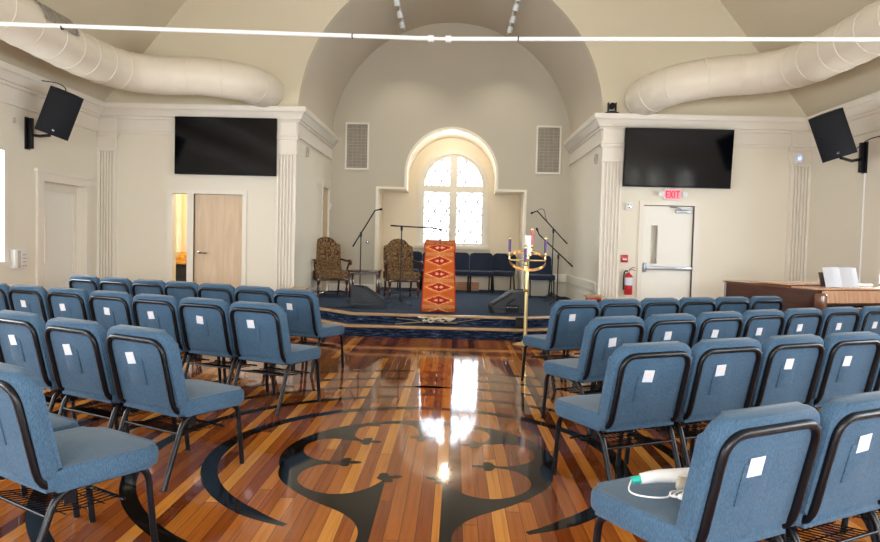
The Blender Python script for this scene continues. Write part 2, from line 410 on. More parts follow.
# ------------------------------------------------------------------ floor and labyrinth
floor = struct('floor', bx(XL-.2, XR+.2, YR-.2, YF+.15, -.1, 0), 'floor', 'glossy varnished plank floor with a black labyrinth', 'floor', smooth=0)
LX, LY = -.198, 4.36
def cr2(pts, n=5): return [(p.x, p.y) for p in smooth_path([(a, b, 0) for a, b in pts], n)]
def fleur(bm, x, y, ang, s=1, z=.0006):
    for dx, dy, a, w, h in ((0, 0, 0, .046, .042), (.066, 0, 0, .05, .028), (.008, .046, 1.2, .042, .032), (.008, -.046, -1.2, .042, .032)):
        pts = []
        for k in range(14):
            t = 2*PI*k/14; px, py = w*cos(t), h*sin(t)
            qx = dx+px*cos(a)-py*sin(a); qy = dy+px*sin(a)+py*cos(a)
            qx *= s; qy *= s
            pts.append((LX+x+qx*cos(ang)-qy*sin(ang), LY+y+qx*sin(ang)+qy*cos(ang)))
        z += .0002; bm.faces.new([bm.verts.new((px, py, z)) for px, py in pts])
lab = bmesh.new()
def flat(pts, z=.0006):
    vs = [lab.verts.new((LX+a, LY+b, z)) for a, b in pts]
    for t in tessellate_polygon([[Vector((a, b, 0)) for a, b in pts]]):
        lab.faces.new([vs[i] for i in t])
outer = arc(0, 0, .872, PI/2, rad(-20), 26)
outer += cr2([outer[-1], (.80, -.41), (.75, -.53), (.66, -.66), (.55, -.78), (.44, -.875), (.34, -.96), (.265, -1.06), (.225, -1.17), (.22, -1.29), (.245, -1.42), (.30, -1.50)])[1:]
inner = cr2([(.165, -.44), (.21, -.54), (.26, -.62), (.34, -.688), (.44, -.71), (.54, -.672), (.625, -.59), (.67, -.48), (.665, -.36), (.62, -.265), (.555, -.215), (.47, -.185)])
inner += cr2([(.46, -.16), (.55, -.158), (.63, -.13), (.705, -.06), (.75, .05), (.75, .18), (.695, .28), (.6, .325), (.5, .302), (.40, .285)])
inner += cr2([(.385, .30), (.45, .37), (.485, .49), (.462, .61), (.385, .70), (.27, .755), (.15, .76), (.07, .70), (.03, .58), (.012, .46), (0, .44)])
half = outer+[(.16, -1.50)]+inner
flat(half); flat([(-a, b) for a, b in half][::-1])
for sx in (1, -1):
    for fx, fy, fa in ((.45, -.17, PI), (.375, .285, PI*1.02), (.175, -.43, PI*.9)):
        fleur(lab, sx*fx, fy, fa if sx > 0 else PI-fa, .95, .0009)
fleur(lab, 0, .43, -PI/2, .95, .0009)
def ring(r, a0, a1, w, taper=False):
    n = 72
    o = [(r+w/2*(1 if not taper else min(1, .35+16*min(i, n-i)/n))) for i in range(n+1)]
    q = [(r-w/2*(1 if not taper else min(1, .35+16*min(i, n-i)/n))) for i in range(n+1)]
    A = [lab.verts.new((LX+o[i]*cos(a0+(a1-a0)*i/n), LY+o[i]*sin(a0+(a1-a0)*i/n), .0006)) for i in range(n+1)]
    B = [lab.verts.new((LX+q[i]*cos(a0+(a1-a0)*i/n), LY+q[i]*sin(a0+(a1-a0)*i/n), .0006)) for i in range(n+1)]
    for i in range(n): lab.faces.new((A[i], A[i+1], B[i+1], B[i]))
ring(1.275, rad(-63), rad(243), .095, True)
for sgn in (1, -1):
    for r, x0, w in ((1.70, .33, .085), (2.12, 0.0, .085), (2.52, .30, .085), (2.92, .26, .085)):
        a = math.asin(x0/r); a0, a1 = PI/2-a, rad(-66)
        if sgn < 0: a0, a1 = PI-a0, PI-a1
        ring(r, a0, a1, w)
for r0, r1 in ((1.74, 2.12), (2.12, 2.52), (2.52, 2.92)):   # waisted connecting pieces
    mid = (r0+r1)/2
    p = cr2([(.17, r0), (.07, r0+.07), (.03, mid), (.07, r1-.07), (.17, r1)])
    flat(p+[(-a, b) for a, b in p][::-1])
for sgn in (1, -1): # small rounded pads where the outer circuits end at the aisle
    for r, x in ((2.92, .27), (2.52, .31), (1.70, .34)):
        lab.faces.new([lab.verts.new((LX+sgn*x+.08*cos(t), LY+math.sqrt(r*r-x*x)+.05*sin(t), .001)) for t in [2*PI*k/16 for k in range(16)]])
l = link('floor_inlay', lab, 'inlay', floor, smooth=0); l['label'] = 'black labyrinth pattern stained into the planks'

# ------------------------------------------------------------------ stage platform
def foot_path(o):   # front edge of a step, o = setback
    return [(-3.05+o*.95, YF), (-1.53+o*.2, 9.82+o), (1.0-o*.1, 9.82+o), (1.62-o*.35, 10.12+o), (2.75-o*.9, YF)]
low, up = foot_path(0), foot_path(.27)
st = structroot('stage_platform', 'blue carpeted stage platform with oak nosings, two steps up', 'stage')
link('step', plateZ([low], .0, Z1-.03), 'riser', st, smooth=0)
link('step', plateZ([up], Z1-.03, Z2-.03), 'riser', st, smooth=0)
deck = up+[(CRR, YF), (CRR, YB), (1.49, YB), (1.49, YN), (-1.69, YN), (-1.69, YB), (CL, YB), (CL, YF)]
link('deck', plateZ([[p for p in up[:]] + [(CRR, YF+.0005), (CRR, YB), (1.488, YB), (1.488, YN), (-1.686, YN), (-1.686, YB), (CL, YB), (CL, YF+.0005)]], Z2-.03, Z2), 'carpet', st, smooth=0)
link('deck_tread', plateZ([low], Z1-.03, Z1-.001), 'carpet', st, smooth=0)
for pth, z, nm in ((low, Z1, 'nosing'), (up, Z2, 'nosing')):
    b = sweep(bmesh.new(), pth, [(-.05, z-.032), (.03, z-.032), (.035, z-.016), (.03, z+.003), (-.05, z+.003)], side=1)
    link(nm, b, 'nosing', st, smooth=0)

# ------------------------------------------------------------------ walls
TH = .16
gable = [(XL-.2, 0)]
arch_out = arc(CX, ZS, CR, PI, 0, 40)
SL = 1.23; ZT = 7.2
xk = (ZT-3.5)/SL
sideopen = rect(-4.72, -4.465, .0, 2.09)
doorop_l = rect(-4.36, -3.54, .0, 2.09); doorop_r = rect(3.09, 3.92, .0, 2.08)
def notch(r): a0, a1 = r[0][0], r[1][0]; z = r[2][1]; return [(a0, 0), (a0, z), (a1, z), (a1, 0)]
outl = [(XL-.2, 0)]+notch(sideopen)+notch(doorop_l)+[(CL, 0)]+arch_out+[(CRR, 0)]+notch(doorop_r)+[(XR+.2, 0), (XR+.2, 3.55), (XR-xk, ZT+.1), (XL+xk, ZT+.1), (XL-.2, 3.55)]
struct('wall_front', plateY([outl], YF, YF+TH), 'wall', 'cream wall at the front of the hall with the chancel arch', 'wall', smooth=20)
# chancel side walls
dl = rect(13.62, 14.36, Z2, 2.47)
struct('wall_chancel_left', plateX([[(YF+TH, 0), (13.62, 0), (13.62, 2.47), (14.36, 2.47), (14.36, 0), (YB+.2, 0), (YB+.2, 3.5), (YF+TH, 3.5)]], CL-.12, CL), 'wall', 'cream left side wall of the chancel', 'wall', 0)
struct('wall_chancel_right', plateX([rect(YF+TH, YB+.2, 0, 3.5)], CRR, CRR+.12), 'wall', 'cream right side wall of the chancel', 'wall', 0)
# barrel vault
bm = bmesh.new()
A = arc(CX, ZS, CR, PI, 0, 48); B = arc(CX, ZS, CR+.1, 0, PI, 48)
plateY([A+B], YF+TH, YB+.2, bm)
struct('ceiling_vault', bm, 'vault', 'barrel vault ceiling over the chancel', 'ceiling', 40)
# chancel back wall with the niche opening
NX0, NX1, NR, NC, NZ, NAZ = -1.686, 1.488, .985, -.105, 2.53, 2.82
prof = [(NX0, 0), (NX0, NZ), (NC-NR, NZ)]+arc(NC, NAZ, NR, PI, 0, 32)+[(NC+NR, NZ), (NX1, NZ), (NX1, 0)]
outl = [(CL-.1, 0)]+prof+[(CRR+.1, 0), (CRR+.1, 6.1), (CL-.1, 6.1)]
struct('wall_chancel_back', plateY([outl], YB, YB+.06), 'apse', 'grey beige back wall of the chancel round the window niche', 'wall', 20)
# niche reveal : a shell following the opening
off = [(NX0-.08, 0), (NX0-.08, NZ+.08), (NC-NR-.08, NZ+.08)]+arc(NC, NAZ, NR+.08, PI, 0, 32)+[(NC+NR+.08, NZ+.08), (NX1+.08, NZ+.08), (NX1+.08, 0)]
struct('wall_niche', plateY([prof+off[::-1]], YB+.06, YN), 'niche', 'cream reveal of the window niche', 'wall', 20)
# rounded ivory edge round the niche opening
bm = bmesh.new()
path = [(a, YB-.012, b) for a, b in prof]; path[0] = (path[0][0], path[0][1], Z2); path[-1] = (path[-1][0], path[-1][1], Z2)
po = [(NX0-.0, Z2), (NX0, NZ), (NC-NR, NZ)]+arc(NC, NAZ, NR, PI, 0, 32)+[(NC+NR, NZ), (NX1, NZ), (NX1, Z2)]
pi_ = [(NX0+.055, Z2), (NX0+.055, NZ-.05), (NC-NR+.05, NZ-.05)]+arc(NC, NAZ, NR-.05, PI, 0, 32)+[(NC+NR-.05, NZ-.05), (NX1-.055, NZ-.05), (NX1-.055, Z2)]
plate(bm, [po+pi_[::-1]], lambda a, b: (a, YB-.025, b), lambda a, b: (a, YB+.20, b))
struct('trim_1', bm, 'reveal', 'ivory moulded edge round the niche opening', 'trim', 20)
# niche back wall with arched window hole
WX0, WX1, WC, WR, WB, WAZ = -.79, .67, -.06, .73, 1.33, 2.70
whole = [(WX0, WB), (WX1, WB)]+arc(WC, WAZ, WR, 0, PI, 32)
struct('wall_niche_back', plateY([rect(NX0-.2, NX1+.2, 0, 4.0), whole], YN, YN+.2), 'niche', 'cream wall behind the stage chairs round the arched window', 'wall', 20)
w = structroot('window_1', 'arched leaded window with a white cross mullion in the niche', 'window', (0, 0, 0))
frame_o = [(WX0, WB), (WX1, WB)]+arc(WC, WAZ, WR, 0, PI, 32)
frame_i = [(WX0+.055, WB+.05), (WX1-.055, WB+.05)]+arc(WC, WAZ, WR-.055, 0, PI, 32)
link('window_frame', plateY([frame_o, frame_i], YN+.02, YN+.14), 'trim', w, 20)
co = [(WX0-.09, WB-.0), (WX1+.09, WB-.0)]+arc(WC, WAZ, WR+.09, 0, PI, 32)
link('casing', plateY([co, frame_o], YN-.03, YN-.0), 'trim', w, 20)
bm = bx(WX0-.13, WX1+.13, YN-.12, YN+.02, WB-.10, WB-.0, bev=.01); link('window_sill', bm, 'trim', w)
bm = bx(WC-.085, WC+.085, YN+.02, YN+.13, WB+.05, WAZ+WR-.05); link('mullion', bm, 'trim', w)
bm = bx(WX0+.05, WX1-.05, YN+.0205, YN+.1295, 2.555, 2.70); link('transom', bm, 'trim', w)
link('pane', plateY([[(a, b) for a, b in frame_i]], YN+.08, YN+.085), 'frost', w, 0)
bm = bmesh.new()
def inwin(x, z): return WX0+.05 < x < WX1-.05 and z > WB+.05 and (z < WAZ or (x-WC)**2+(z-WAZ)**2 < (WR-.055)**2)
for d in (1, -1):
    for k in range(-30, 40):
        c = k*.46+.1; run = None
        for i in range(0, 400):
            z = WB+i*.006; x = WC+d*(z-WB-c)*.62
            ins = inwin(x, z)
            if ins and run is None: run = (x, z)
            if (not ins) and run is not None:
                tube(bm, [(run[0], YN+.075, run[1]), (x, YN+.075, z)], .015, 4); run = None
link('lead_came', bm, 'came', w, 0)

# hall side walls with windows
def side_wall(nm, x, sgn, wins, door=None, lab=''):
    out = rect(YR-.2, YF+TH, 0, 3.6)
    if door: out = [(YR-.2, 0), (door[0], 0), (door[0], door[2]), (door[1], door[2]), (door[1], 0), (YF+TH, 0), (YF+TH, 3.6), (YR-.2, 3.6)]
    loops = [out]+[rect(a, b, .98, 2.44) for a, b in wins]
    return struct(nm, plateX(loops, x, x+sgn*.2), 'wall', lab, 'wall', 0)
WL = [(-3.0, -1.9), (-.6, .5), (1.8, 2.9), (4.2, 5.3), (7.8, 8.93)]  # only the last is in view; the rest added to let daylight in
WRR = [(-3.0, -1.9), (-.6, .5), (1.8, 2.9), (4.3, 5.4), (8.25, 9.35)]  # frontmost one is seen, the others added for light
side_wall('wall_left', XL, -1, WL, (9.80, 10.95, 2.14), 'cream left wall of the hall with the recessed door')
side_wall('wall_right', XR, 1, WRR, None, 'cream right wall of the hall behind the piano')
RW = [(-4.2, -3.0), (-1.4, -.2), (.3, 1.5), (3.0, 4.2)]  # unseen rear windows, put in to light the hall
struct('wall_rear', plateY([[(XL-.2, 0), (XR+.2, 0), (XR+.2, 3.55), (XR-xk, ZT+.1), (XL+xk, ZT+.1), (XL-.2, 3.55)]]+[rect(a, b, 1.0, 2.9) for a, b in RW], YR-.2, YR), 'wall', 'cream rear wall of the hall behind the viewer', 'wall', 0)
wn = 2
def side_window(x, sgn, y0, y1, lab):
    global wn
    w = structroot('window_%d' % wn, lab, 'window'); wn += 1
    z0, z1 = .98, 2.44
    X = lambda d: x+sgn*d
    def b(xa, xb, *r, **k): return bx(min(xa, xb), max(xa, xb), *r, **k)
    bm = plateX([rect(y0, y1, z0, z1), rect(y0+.05, y1-.05, z0+.05, z1-.05)], X(.08), X(.16)); link('window_frame', bm, 'trim', w, 0)
    bm = plateX([rect(y0-.09, y1+.09, z0, z1+.09), rect(y0, y1, z0+.001, z1)], X(-.025), X(-.0)); link('casing', bm, 'trim', w, 0)
    link('window_sill', b(X(-.05), X(.08), y0-.1, y1+.1, z0-.05, z0), 'trim', w, 0)
    bm = b(X(.09), X(.15), (y0+y1)/2-.02, (y0+y1)/2+.02, z0+.05, z1-.05); b(X(.0901), X(.1499), y0+.05, y1-.05, (z0+z1)/2-.025, (z0+z1)/2+.025, bm=bm); link('mullion', bm, 'trim', w, 0)
    link('pane', b(X(.118), X(.122), y0+.05, y1-.05, z0+.05, z1-.05), 'glass', w, 0)
for i, (a, b) in enumerate(WL): side_window(XL, -1, a, b, 'tall white framed window in the left wall, %s from the front' % ['fifth', 'fourth', 'third', 'second', 'first'][i])
for i, (a, b) in enumerate(WRR): side_window(XR, 1, a, b, 'tall white framed window in the right wall, %s from the front' % ['fifth', 'fourth', 'third', 'second', 'first'][i])
for i, (a, b) in enumerate(RW):
    w = structroot('window_%d' % wn, 'tall window added for light in the rear wall, %s from the left' % ['first', 'second', 'third', 'fourth'][i], 'window'); wn += 1
    link('window_frame', plateY([rect(a, b, 1.0, 2.9), rect(a+.06, b-.06, 1.06, 2.84)], YR-.15, YR-.05), 'trim', w, 0)
    bm = bx((a+b)/2-.025, (a+b)/2+.025, YR-.14, YR-.06, 1.06, 2.84); link('mullion', bx(a+.06, b-.06, YR-.139, YR-.061, 1.9, 1.95, bm=bm), 'trim', w, 0)
    link('pane', bx(a+.06, b-.06, YR-.102, YR-.098, 1.06, 2.84), 'glass', w, 0)
# ceilings
def quadslab(pts, t, nm, lab):
    n = (Vector(pts[1])-Vector(pts[0])).cross(Vector(pts[2])-Vector(pts[0])).normalized()
    if n.z < 0: n = -n
    bm = bmesh.new(); A = [bm.verts.new(p) for p in pts]; B = [bm.verts.new(Vector(p)+n*t) for p in pts]
    bm.faces.new(A); bm.faces.new(B[::-1])
    for i in range(4): bm.faces.new((A[i], A[(i+1) % 4], B[(i+1) % 4], B[i]))
    struct(nm, bm, 'ceil', lab, 'ceiling', 0)
quadslab([(XL, YR-.2, 3.5), (XL, YF, 3.5), (XL+xk, YF, ZT), (XL+xk, YR-.2, ZT)], .1, 'ceiling_slope_left', 'sloping tan ceiling above the left wall')
quadslab([(XR, YR-.2, 3.5), (XR, YF, 3.5), (XR-xk, YF, ZT), (XR-xk, YR-.2, ZT)], .1, 'ceiling_slope_right', 'sloping tan ceiling above the right wall')
quadslab([(XL+xk-.05, YR-.2, ZT), (XL+xk-.05, YF, ZT), (XR-xk+.05, YF, ZT), (XR-xk+.05, YR-.2, ZT)], .1, 'ceiling', 'flat tan ceiling strip along the top of the hall')

# entablature (cornice) all round
EN = [(0, 3.06), (.035, 3.06), (.035, 3.10), (.022, 3.11), (.022, 3.29), (.045, 3.30), (.05, 3.335), (.075, 3.345), (.085, 3.385), (.13, 3.445), (.15, 3.455), (.16, 3.475), (.165, 3.50), (.165, 3.535), (0, 3.535)]
struct('trim_2', sweep(bmesh.new(), [(XL, YR), (XL, YF), (CL, YF), (CL, YB)], EN, 1), 'trim', 'ivory cornice along the left wall and the left side of the chancel', 'cornice', 25)
struct('trim_3', sweep(bmesh.new(), [(XR, YR), (XR, YF), (CRR, YF), (CRR, YB)], EN, -1), 'trim', 'ivory cornice along the right wall and the right side of the chancel', 'cornice', 25)
BP = [(0, 0), (.02, 0), (.02, .13), (.012, .15), (0, .15)]
BP2 = [(d, z+Z2) for d, z in BP]
struct('baseboard_left', sweep(bmesh.new(), [(XL, YR), (XL, 9.66)], BP, 1), 'trim', 'ivory baseboard of the left wall', 'baseboard', 0)
struct('baseboard_right', sweep(bmesh.new(), [(XR, YR), (XR, YF), (4.03, YF)], BP, -1), 'trim', 'ivory baseboard of the right wall', 'baseboard', 0)
struct('baseboard_chancel', sweep(bmesh.new(), [(CL, YF+.1), (CL, 13.55)], BP2, 1), 'trim', 'ivory baseboard on the left side of the chancel', 'baseboard', 0)
struct('baseboard_chancel_right', sweep(bmesh.new(), [(CRR, YF+.1), (CRR, YB), (NX1, YB), (NX1, YN), (0, YN)], [(d, z*1.1+Z2*(1-.1)) for d, z in BP2], -1), 'trim', 'ivory baseboard on the right side of the chancel and niche', 'baseboard', 0)
struct('baseboard_chancel_back', sweep(bmesh.new(), [(CL, YB), (NX0, YB), (NX0, YN), (0, YN)], BP2, 1), 'trim', 'ivory baseboard along the left half of the niche', 'baseboard', 0)

# pilasters
def pilaster(x0, x1, lab, y=YF):
    w = x1-x0; n = 5; d = .075
    root = structroot('trim_pilaster', lab, 'pilaster')
    sec = [(x0, 0), (x0, -d)]; m = .03; fw = (w-2*m)/n
    for i in range(n):
        a = x0+m+i*fw
        sec += [(a+.011, -d), (a+.014, -d+.03), (a+fw-.014, -d+.03), (a+fw-.011, -d)]
    sec += [(x1, -d), (x1, 0)]
    link('shaft', plateZ([[(a, y+b) for a, b in sec]], .25, 2.76), 'trim', root, 0)
    bm = bx(x0-.02, x1+.02, y-d-.02, y, 0, .25, bev=.004); link('plinth', bm, 'trim', root)
    bm = bx(x0-.005, x1+.005, y-d-.005, y, 2.76, 3.06)
    bx(x0-.018, x1+.018, y-d-.018, y, 2.765, 2.79, bm=bm, bev=.004); bx(x0-.02, x1+.02, y-d-.02, y, 2.985, 3.01, bm=bm, bev=.004); bx(x0-.035, x1+.035, y-d-.035, y, 3.01, 3.059, bm=bm, bev=.008)
    bx(x0-.03, x1+.03, y-d-.03, y, 3.061, 3.10, bm=bm, bev=.004); bx(x0-.004, x1+.004, y-d-.004, y, 3.10, 3.335, bm=bm)
    for i in range(14): bx(x0+(i+.2)*w/14, x0+(i+.8)*w/14, y-d-.018, y-d, 3.29, 3.325, bm=bm)
    link('capital', bm, 'trim', root)
pilaster(CL-.325, CL+.0, 'fluted ivory pilaster left of the chancel arch')
pilaster(CRR-.0, CRR+.335, 'fluted ivory pilaster right of the chancel arch')
pilaster(XL+.0, XL+.30, 'fluted ivory pilaster in the left front corner of the hall')
pilaster(XR-.32, XR-.0, 'fluted ivory pilaster in the right front corner of the hall')

# ------------------------------------------------------------------ doors
d = structroot('door_1', 'pale maple door with a lever handle beside the lit sidelight', 'door')
link('door_leaf', bx(-4.355, -3.545, YF+.03, YF+.075, .01, 2.085), 'maple', d, 0)
bm = bmesh.new()
for a0, a1 in ((-4.80, -4.72), (-4.465, -4.36), (-3.54, -3.47)): bx(a0, a1, YF-.025, YF+.12, 0, 2.09, bm=bm)
bx(-4.80, -3.47, YF-.0251, YF+.1201, 2.09, 2.16, bm=bm); link('door_frame', bm, 'trim', d, 0)
bm = bmesh.new(); lathe(bm, [(.03, 0), (.03, .012), (.012, .014), (.012, .05)], 16, T=Matrix.Translation((-4.27, YF+.03, 1.11)) @ Matrix.Rotation(PI/2, 4, 'X'))
tube(bm, smooth_path([(-4.27, YF-.03, 1.11), (-4.22, YF-.04, 1.112), (-4.12, YF-.035, 1.105)]), .017, 8); link('door_handle', bm, 'chrome', d)
link('sidelight_pane', bx(-4.72, -4.465, YF+.05, YF+.056, .0, 2.09), 'glass', d, 0)
# the lit room behind the sidelight
bm = bmesh.new(); bx(-5.6, -2.95, 13.4, 13.5, 0, 2.6, bm=bm); bx(-5.7, -5.6, YF+TH, 13.5, 0, 2.6, bm=bm); bx(-2.95, -2.85, YF+TH, 13.5, 0, 2.6, bm=bm); bx(-5.7, -2.85, YF+TH, 13.5, 2.6, 2.7, bm=bm); bx(-5.7, -2.85, YF+TH, 13.5, -.1, 0, bm=bm)
struct('wall_side_room', bm, 'yellow', 'warm yellow walls of the small room seen through the sidelight', 'wall', 0)
t = thing('side_table', 'small dark cabinet in the yellow room behind the sidelight', 'cabinet', (-5.19, 12.9, 0))
link('cabinet_body', bx(-.35, .35, -.2, .2, .05, .82, bev=.01), 'matte', t); link('top', bx(-.37, .37, -.22, .22, .82, .85, bev=.005), 'black', t)
for sx in (-1, 1): link('foot', bx(sx*.3-.03, sx*.3+.03, -.15, .15, 0, .05), 'black', t)
bm = bmesh.new()
for i in range(5): box(bm, (random.uniform(-.03, .12), random.uniform(-.05, .05), .03+.045*i), (.24-.02*i, .2, .06), (0, random.uniform(-.2, .2), random.uniform(-.5, .5)), .02)
tag(link('folded_cloth', bm, 'gold', loc=(-5.12, 12.85, .855)), 'heap of yellow cloth on the dark cabinet behind the sidelight', 'cloth')
bm = bmesh.new(); box(bm, (0, 0, .05), (.16, .12, .1), (0, 0, .3), .01)
tag(link('paper_box', bm, 'paper', loc=(-5.38, 12.85, .85)), 'small white box beside the yellow cloth behind the sidelight', 'box')

d = structroot('door_2', 'white exit door with a push bar and a narrow glass slit', 'door')
bm = plateY([rect(3.10, 3.91, .01, 2.07), rect(3.235, 3.345, 1.12, 1.75)], YF+.03, YF+.08); link('door_leaf', bm, 'door', d, 0)
bm = bmesh.new()
for a0, a1 in ((3.02, 3.09), (3.92, 4.02)): bx(a0, a1, YF-.03, YF+.12, 0, 2.08, bm=bm)
bx(3.02, 4.02, YF-.0301, YF+.1201, 2.08, 2.15, bm=bm); link('door_frame', bm, 'trim', d, 0)
link('glass_slit', bx(3.235, 3.345, YF+.053, YF+.057, 1.12, 1.75), 'screen' if 0 else 'glass', d, 0)
bm = bx(3.12, 3.165, YF-.04, YF+.03, .98, 1.13, bev=.005); box(bm, (3.53, YF-.035, 1.05), (.74, .045, .055), bev=.008); link('push_bar', bm, 'steel', d)
bm = bx(3.62, 3.86, YF-.03, YF+.03, 1.96, 2.015, bev=.006); tube(bm, [(3.70, YF-.02, 2.02), (3.62, YF-.06, 2.045), (3.52, YF+.0, 2.06)], .01, 8); link('door_closer', bm, 'steel', d)
bm = bx(3.0, 4.1, YF+TH+.02, YF+TH+.06, 0, 2.3)
struct('wall_vestibule', bm, 'wall', 'plain cream panel of the vestibule behind the exit door', 'wall', 0)

d = structroot('door_3', 'white door recessed in the left wall with a narrow glass slit', 'door')
x = XL-.17
bm = plateX([rect(9.86, 10.90, .01, 2.0), rect(10.0, 10.14, .92, 1.62)], x-.045, x); link('door_leaf', bm, 'door', d, 0)
bm = bmesh.new(); plateX([[(9.65, 0), (9.65, 2.24), (11.07, 2.24), (11.07, 0), (10.95, 0), (10.95, 2.12), (9.80, 2.12), (9.80, 0)]], XL, XL+.035, bm); bx(XL-.0, XL+.05, 9.62, 11.1, 2.24, 2.29, bm=bm)
link('casing', bm, 'trim', d, 0)
bm = bmesh.new(); plateX([[(9.8, 0), (9.8, 2.14), (10.95, 2.14), (10.95, 0), (10.90, 0), (10.90, 2.0), (9.86, 2.0), (9.86, 0)]], x-.05, x+.03, bm); link('door_frame', bm, 'trim', d, 0)
link('glass_slit', bx(x-.025, x-.02, 10.0, 10.14, .92, 1.62), 'glass', d, 0)
bm = plateX([rect(9.975, 10.165, .895, 1.645), rect(10.0, 10.14, .92, 1.62)], x, x+.012); link('slit_frame', bm, 'trim', d, 0)
bm = bx(XL-.6, XL-.5, 9.4, 11.3, 0, 2.4); struct('wall_corridor', bm, 'wall', 'plain cream corridor wall behind the recessed door', 'wall', 0)

d = structroot('door_4', 'pale maple door in the left side wall of the chancel', 'door')
link('door_leaf', bx(CL-.06, CL-.02, 13.66, 14.32, Z2, 2.43), 'maple', d, 0)
bm = plateX([[(13.58, Z2), (13.58, 2.50), (14.40, 2.50), (14.40, Z2), (14.33, Z2), (14.33, 2.43), (13.65, 2.43), (13.65, Z2)]], CL-.08, CL+.015); link('door_frame', bm, 'trim', d, 0)

# ------------------------------------------------------------------ fixtures on the walls
def vent(x0, x1, z0, z1, lab):
    t = thing('return_vent', lab, 'vent', ((x0+x1)/2, YB, z0), group='vents high on the chancel wall'); w = x1-x0; h = z1-z0
    link('frame', plate(bmesh.new(), [rect(-w/2, w/2, 0, h), rect(-w/2+.035, w/2-.035, .035, h-.035)], lambda a, b: (a, -.03, b), lambda a, b: (a, 0, b)), 'trim', t, 0)
    link('filter', bx(-w/2+.035, w/2-.035, -.008, -.002, .035, h-.035), 'grey', t, 0)
    bm = bmesh.new()
    for i in range(14): box(bm, (0, -.015, .06+i*(h-.12)/13), (w-.07, .012, .006))
    for i in range(5): box(bm, (-w/2+.07+i*(w-.14)/4, -.018, h/2), (.006, .008, h-.07))
    link('grille', bm, 'grille', t, 0)
vent(-2.35, -1.85, 2.87, 3.85, 'tall beige return vent high on the chancel wall left of the niche')
vent(1.65, 2.17, 2.87, 3.87, 'tall beige return vent high on the chancel wall right of the niche')

def tv(cx, w, z0, z1, y, tilt, lab):
    t = thing('television', lab, 'television', (cx, y, z0), group='televisions on the front wall'); h = z1-z0; t.rotation_euler = (tilt, 0, 0)
    link('cabinet', box(bmesh.new(), (0, 0, h/2), (w, .05, h), bev=.006), 'matte', t)
    link('screen', box(bmesh.new(), (0, -.0265, h/2+.006), (w-.02, .004, h-.032)), 'screen', t, 0)
    link('wall_mount', box(bmesh.new(), (0, .06, h/2), (.5, .08, .35)), 'black', t, 0)
tv(-3.80, 1.68, 2.40, 3.34, YF-.11, 0, 'large black television on the front wall left of the arch, above the maple door')
tv(3.565, 1.73, 2.365, 3.305, YF-.14, rad(4), 'large black television on the front wall right of the arch, above the exit door')

# exit sign
t = thing('exit_sign', 'red lit exit sign with two emergency lamp heads above the white exit door', 'sign', (3.545, YF, 2.17))
link('housing', box(bmesh.new(), (0, -.025, .09), (.28, .05, .185), bev=.012), 'white', t)
link('sign_face', box(bmesh.new(), (0, -.052, .09), (.25, .004, .155)), 'sign_face', t, 0)
bm = bmesh.new()
def seg(ax, az, bx_, bz, th=.018):
    dx, dz = bx_-ax, bz-az; L = math.hypot(dx, dz)
    box(bm, ((ax+bx_)/2, -.056, (az+bz)/2), (L+.006, .005, th), (0, -math.atan2(dz, dx), 0))
H0, H1 = .035, .145
x = -.108; seg(x, H0, x, H1); seg(x, H1-.008, x+.042, H1-.008); seg(x, .09, x+.036, .09); seg(x, H0+.008, x+.042, H0+.008)
x = -.052; seg(x, H0, x+.048, H1); seg(x, H1, x+.048, H0)
x = .022; seg(x, H0, x, H1)
x = .046; seg(x, H1-.008, x+.062, H1-.008); seg(x+.031, H0, x+.031, H1)
link('letters', bm, 'glow_red', t, 0)
for s in (-1, 1):
    bm = bmesh.new(); lathe(bm, [(.0, -.03), (.03, -.028), (.045, .01), (.045, .03), (.0, .034)], 18, T=Matrix.Translation((s*.19, -.06, .09)) @ Matrix.Rotation(PI/2, 4, 'X')); box(bm, (s*.155, -.03, .09), (.05, .02, .02))
    link('lamp_head', bm, 'white', t)

def wallbox(name, lab, cat, loc, size, m, rot=0, extra=None):
    t = thing(name, lab, cat, loc, rot)
    link('housing', box(bmesh.new(), (0, -size[1]/2, size[2]/2), size, bev=min(size)*.15), m, t)
    if extra: extra(t)
    return t
wallbox('strobe_alarm', 'small white strobe alarm beside the right pilaster of the arch', 'alarm', (2.845, YF, 1.99), (.11, .05, .125), 'white', extra=lambda t: link('lens', box(bmesh.new(), (0, -.06, .06), (.045, .03, .06), bev=.008), 'chrome', t))
wallbox('fire_alarm_pull', 'red fire alarm pull station above the extinguisher', 'alarm', (2.80, YF, 1.13), (.11, .05, .125), 'red', extra=lambda t: link('pull_lever', box(bmesh.new(), (0, -.056, .05), (.07, .012, .025), bev=.003), 'white', t))
wallbox('light_switch', 'small white switch on the chancel side wall near the maple door', 'switch', (CL, 14.43, 2.02), (.08, .03, .14), 'white', PI/2, extra=lambda t: link('toggle', box(bmesh.new(), (0, -.035, .07), (.02, .015, .035)), 'white', t))
wallbox('wall_jack', 'tiny black wall jack on the chancel wall behind the mic stand', 'socket', (-1.84, YB, 1.33), (.05, .03, .05), 'black', extra=lambda t: link('port', box(bmesh.new(), (0, -.032, .025), (.02, .006, .02)), 'chrome', t))
wallbox('indicator_beacon', 'small white box with a glowing blue light on the right corner pilaster', 'sensor', (5.53, YF-.075, 2.80), (.12, .05, .16), 'white', extra=lambda t: link('blue_lamp', lathe(bmesh.new(), [(.0, 0), (.03, .002), (.03, .012), (.018, .02), (0, .021)], 16, T=Matrix.Translation((0, -.05, .08)) @ Matrix.Rotation(PI/2, 4, 'X')), 'glow_blue', t))
wallbox('wall_sensor', 'small grey sensor on the chancel side wall high right of the arch pilaster', 'sensor', (CRR, 11.75, 2.78), (.09, .04, .16), 'grille', -PI/2, extra=lambda t: link('slot', box(bmesh.new(), (0, -.042, .08), (.05, .004, .08)), 'grey', t))
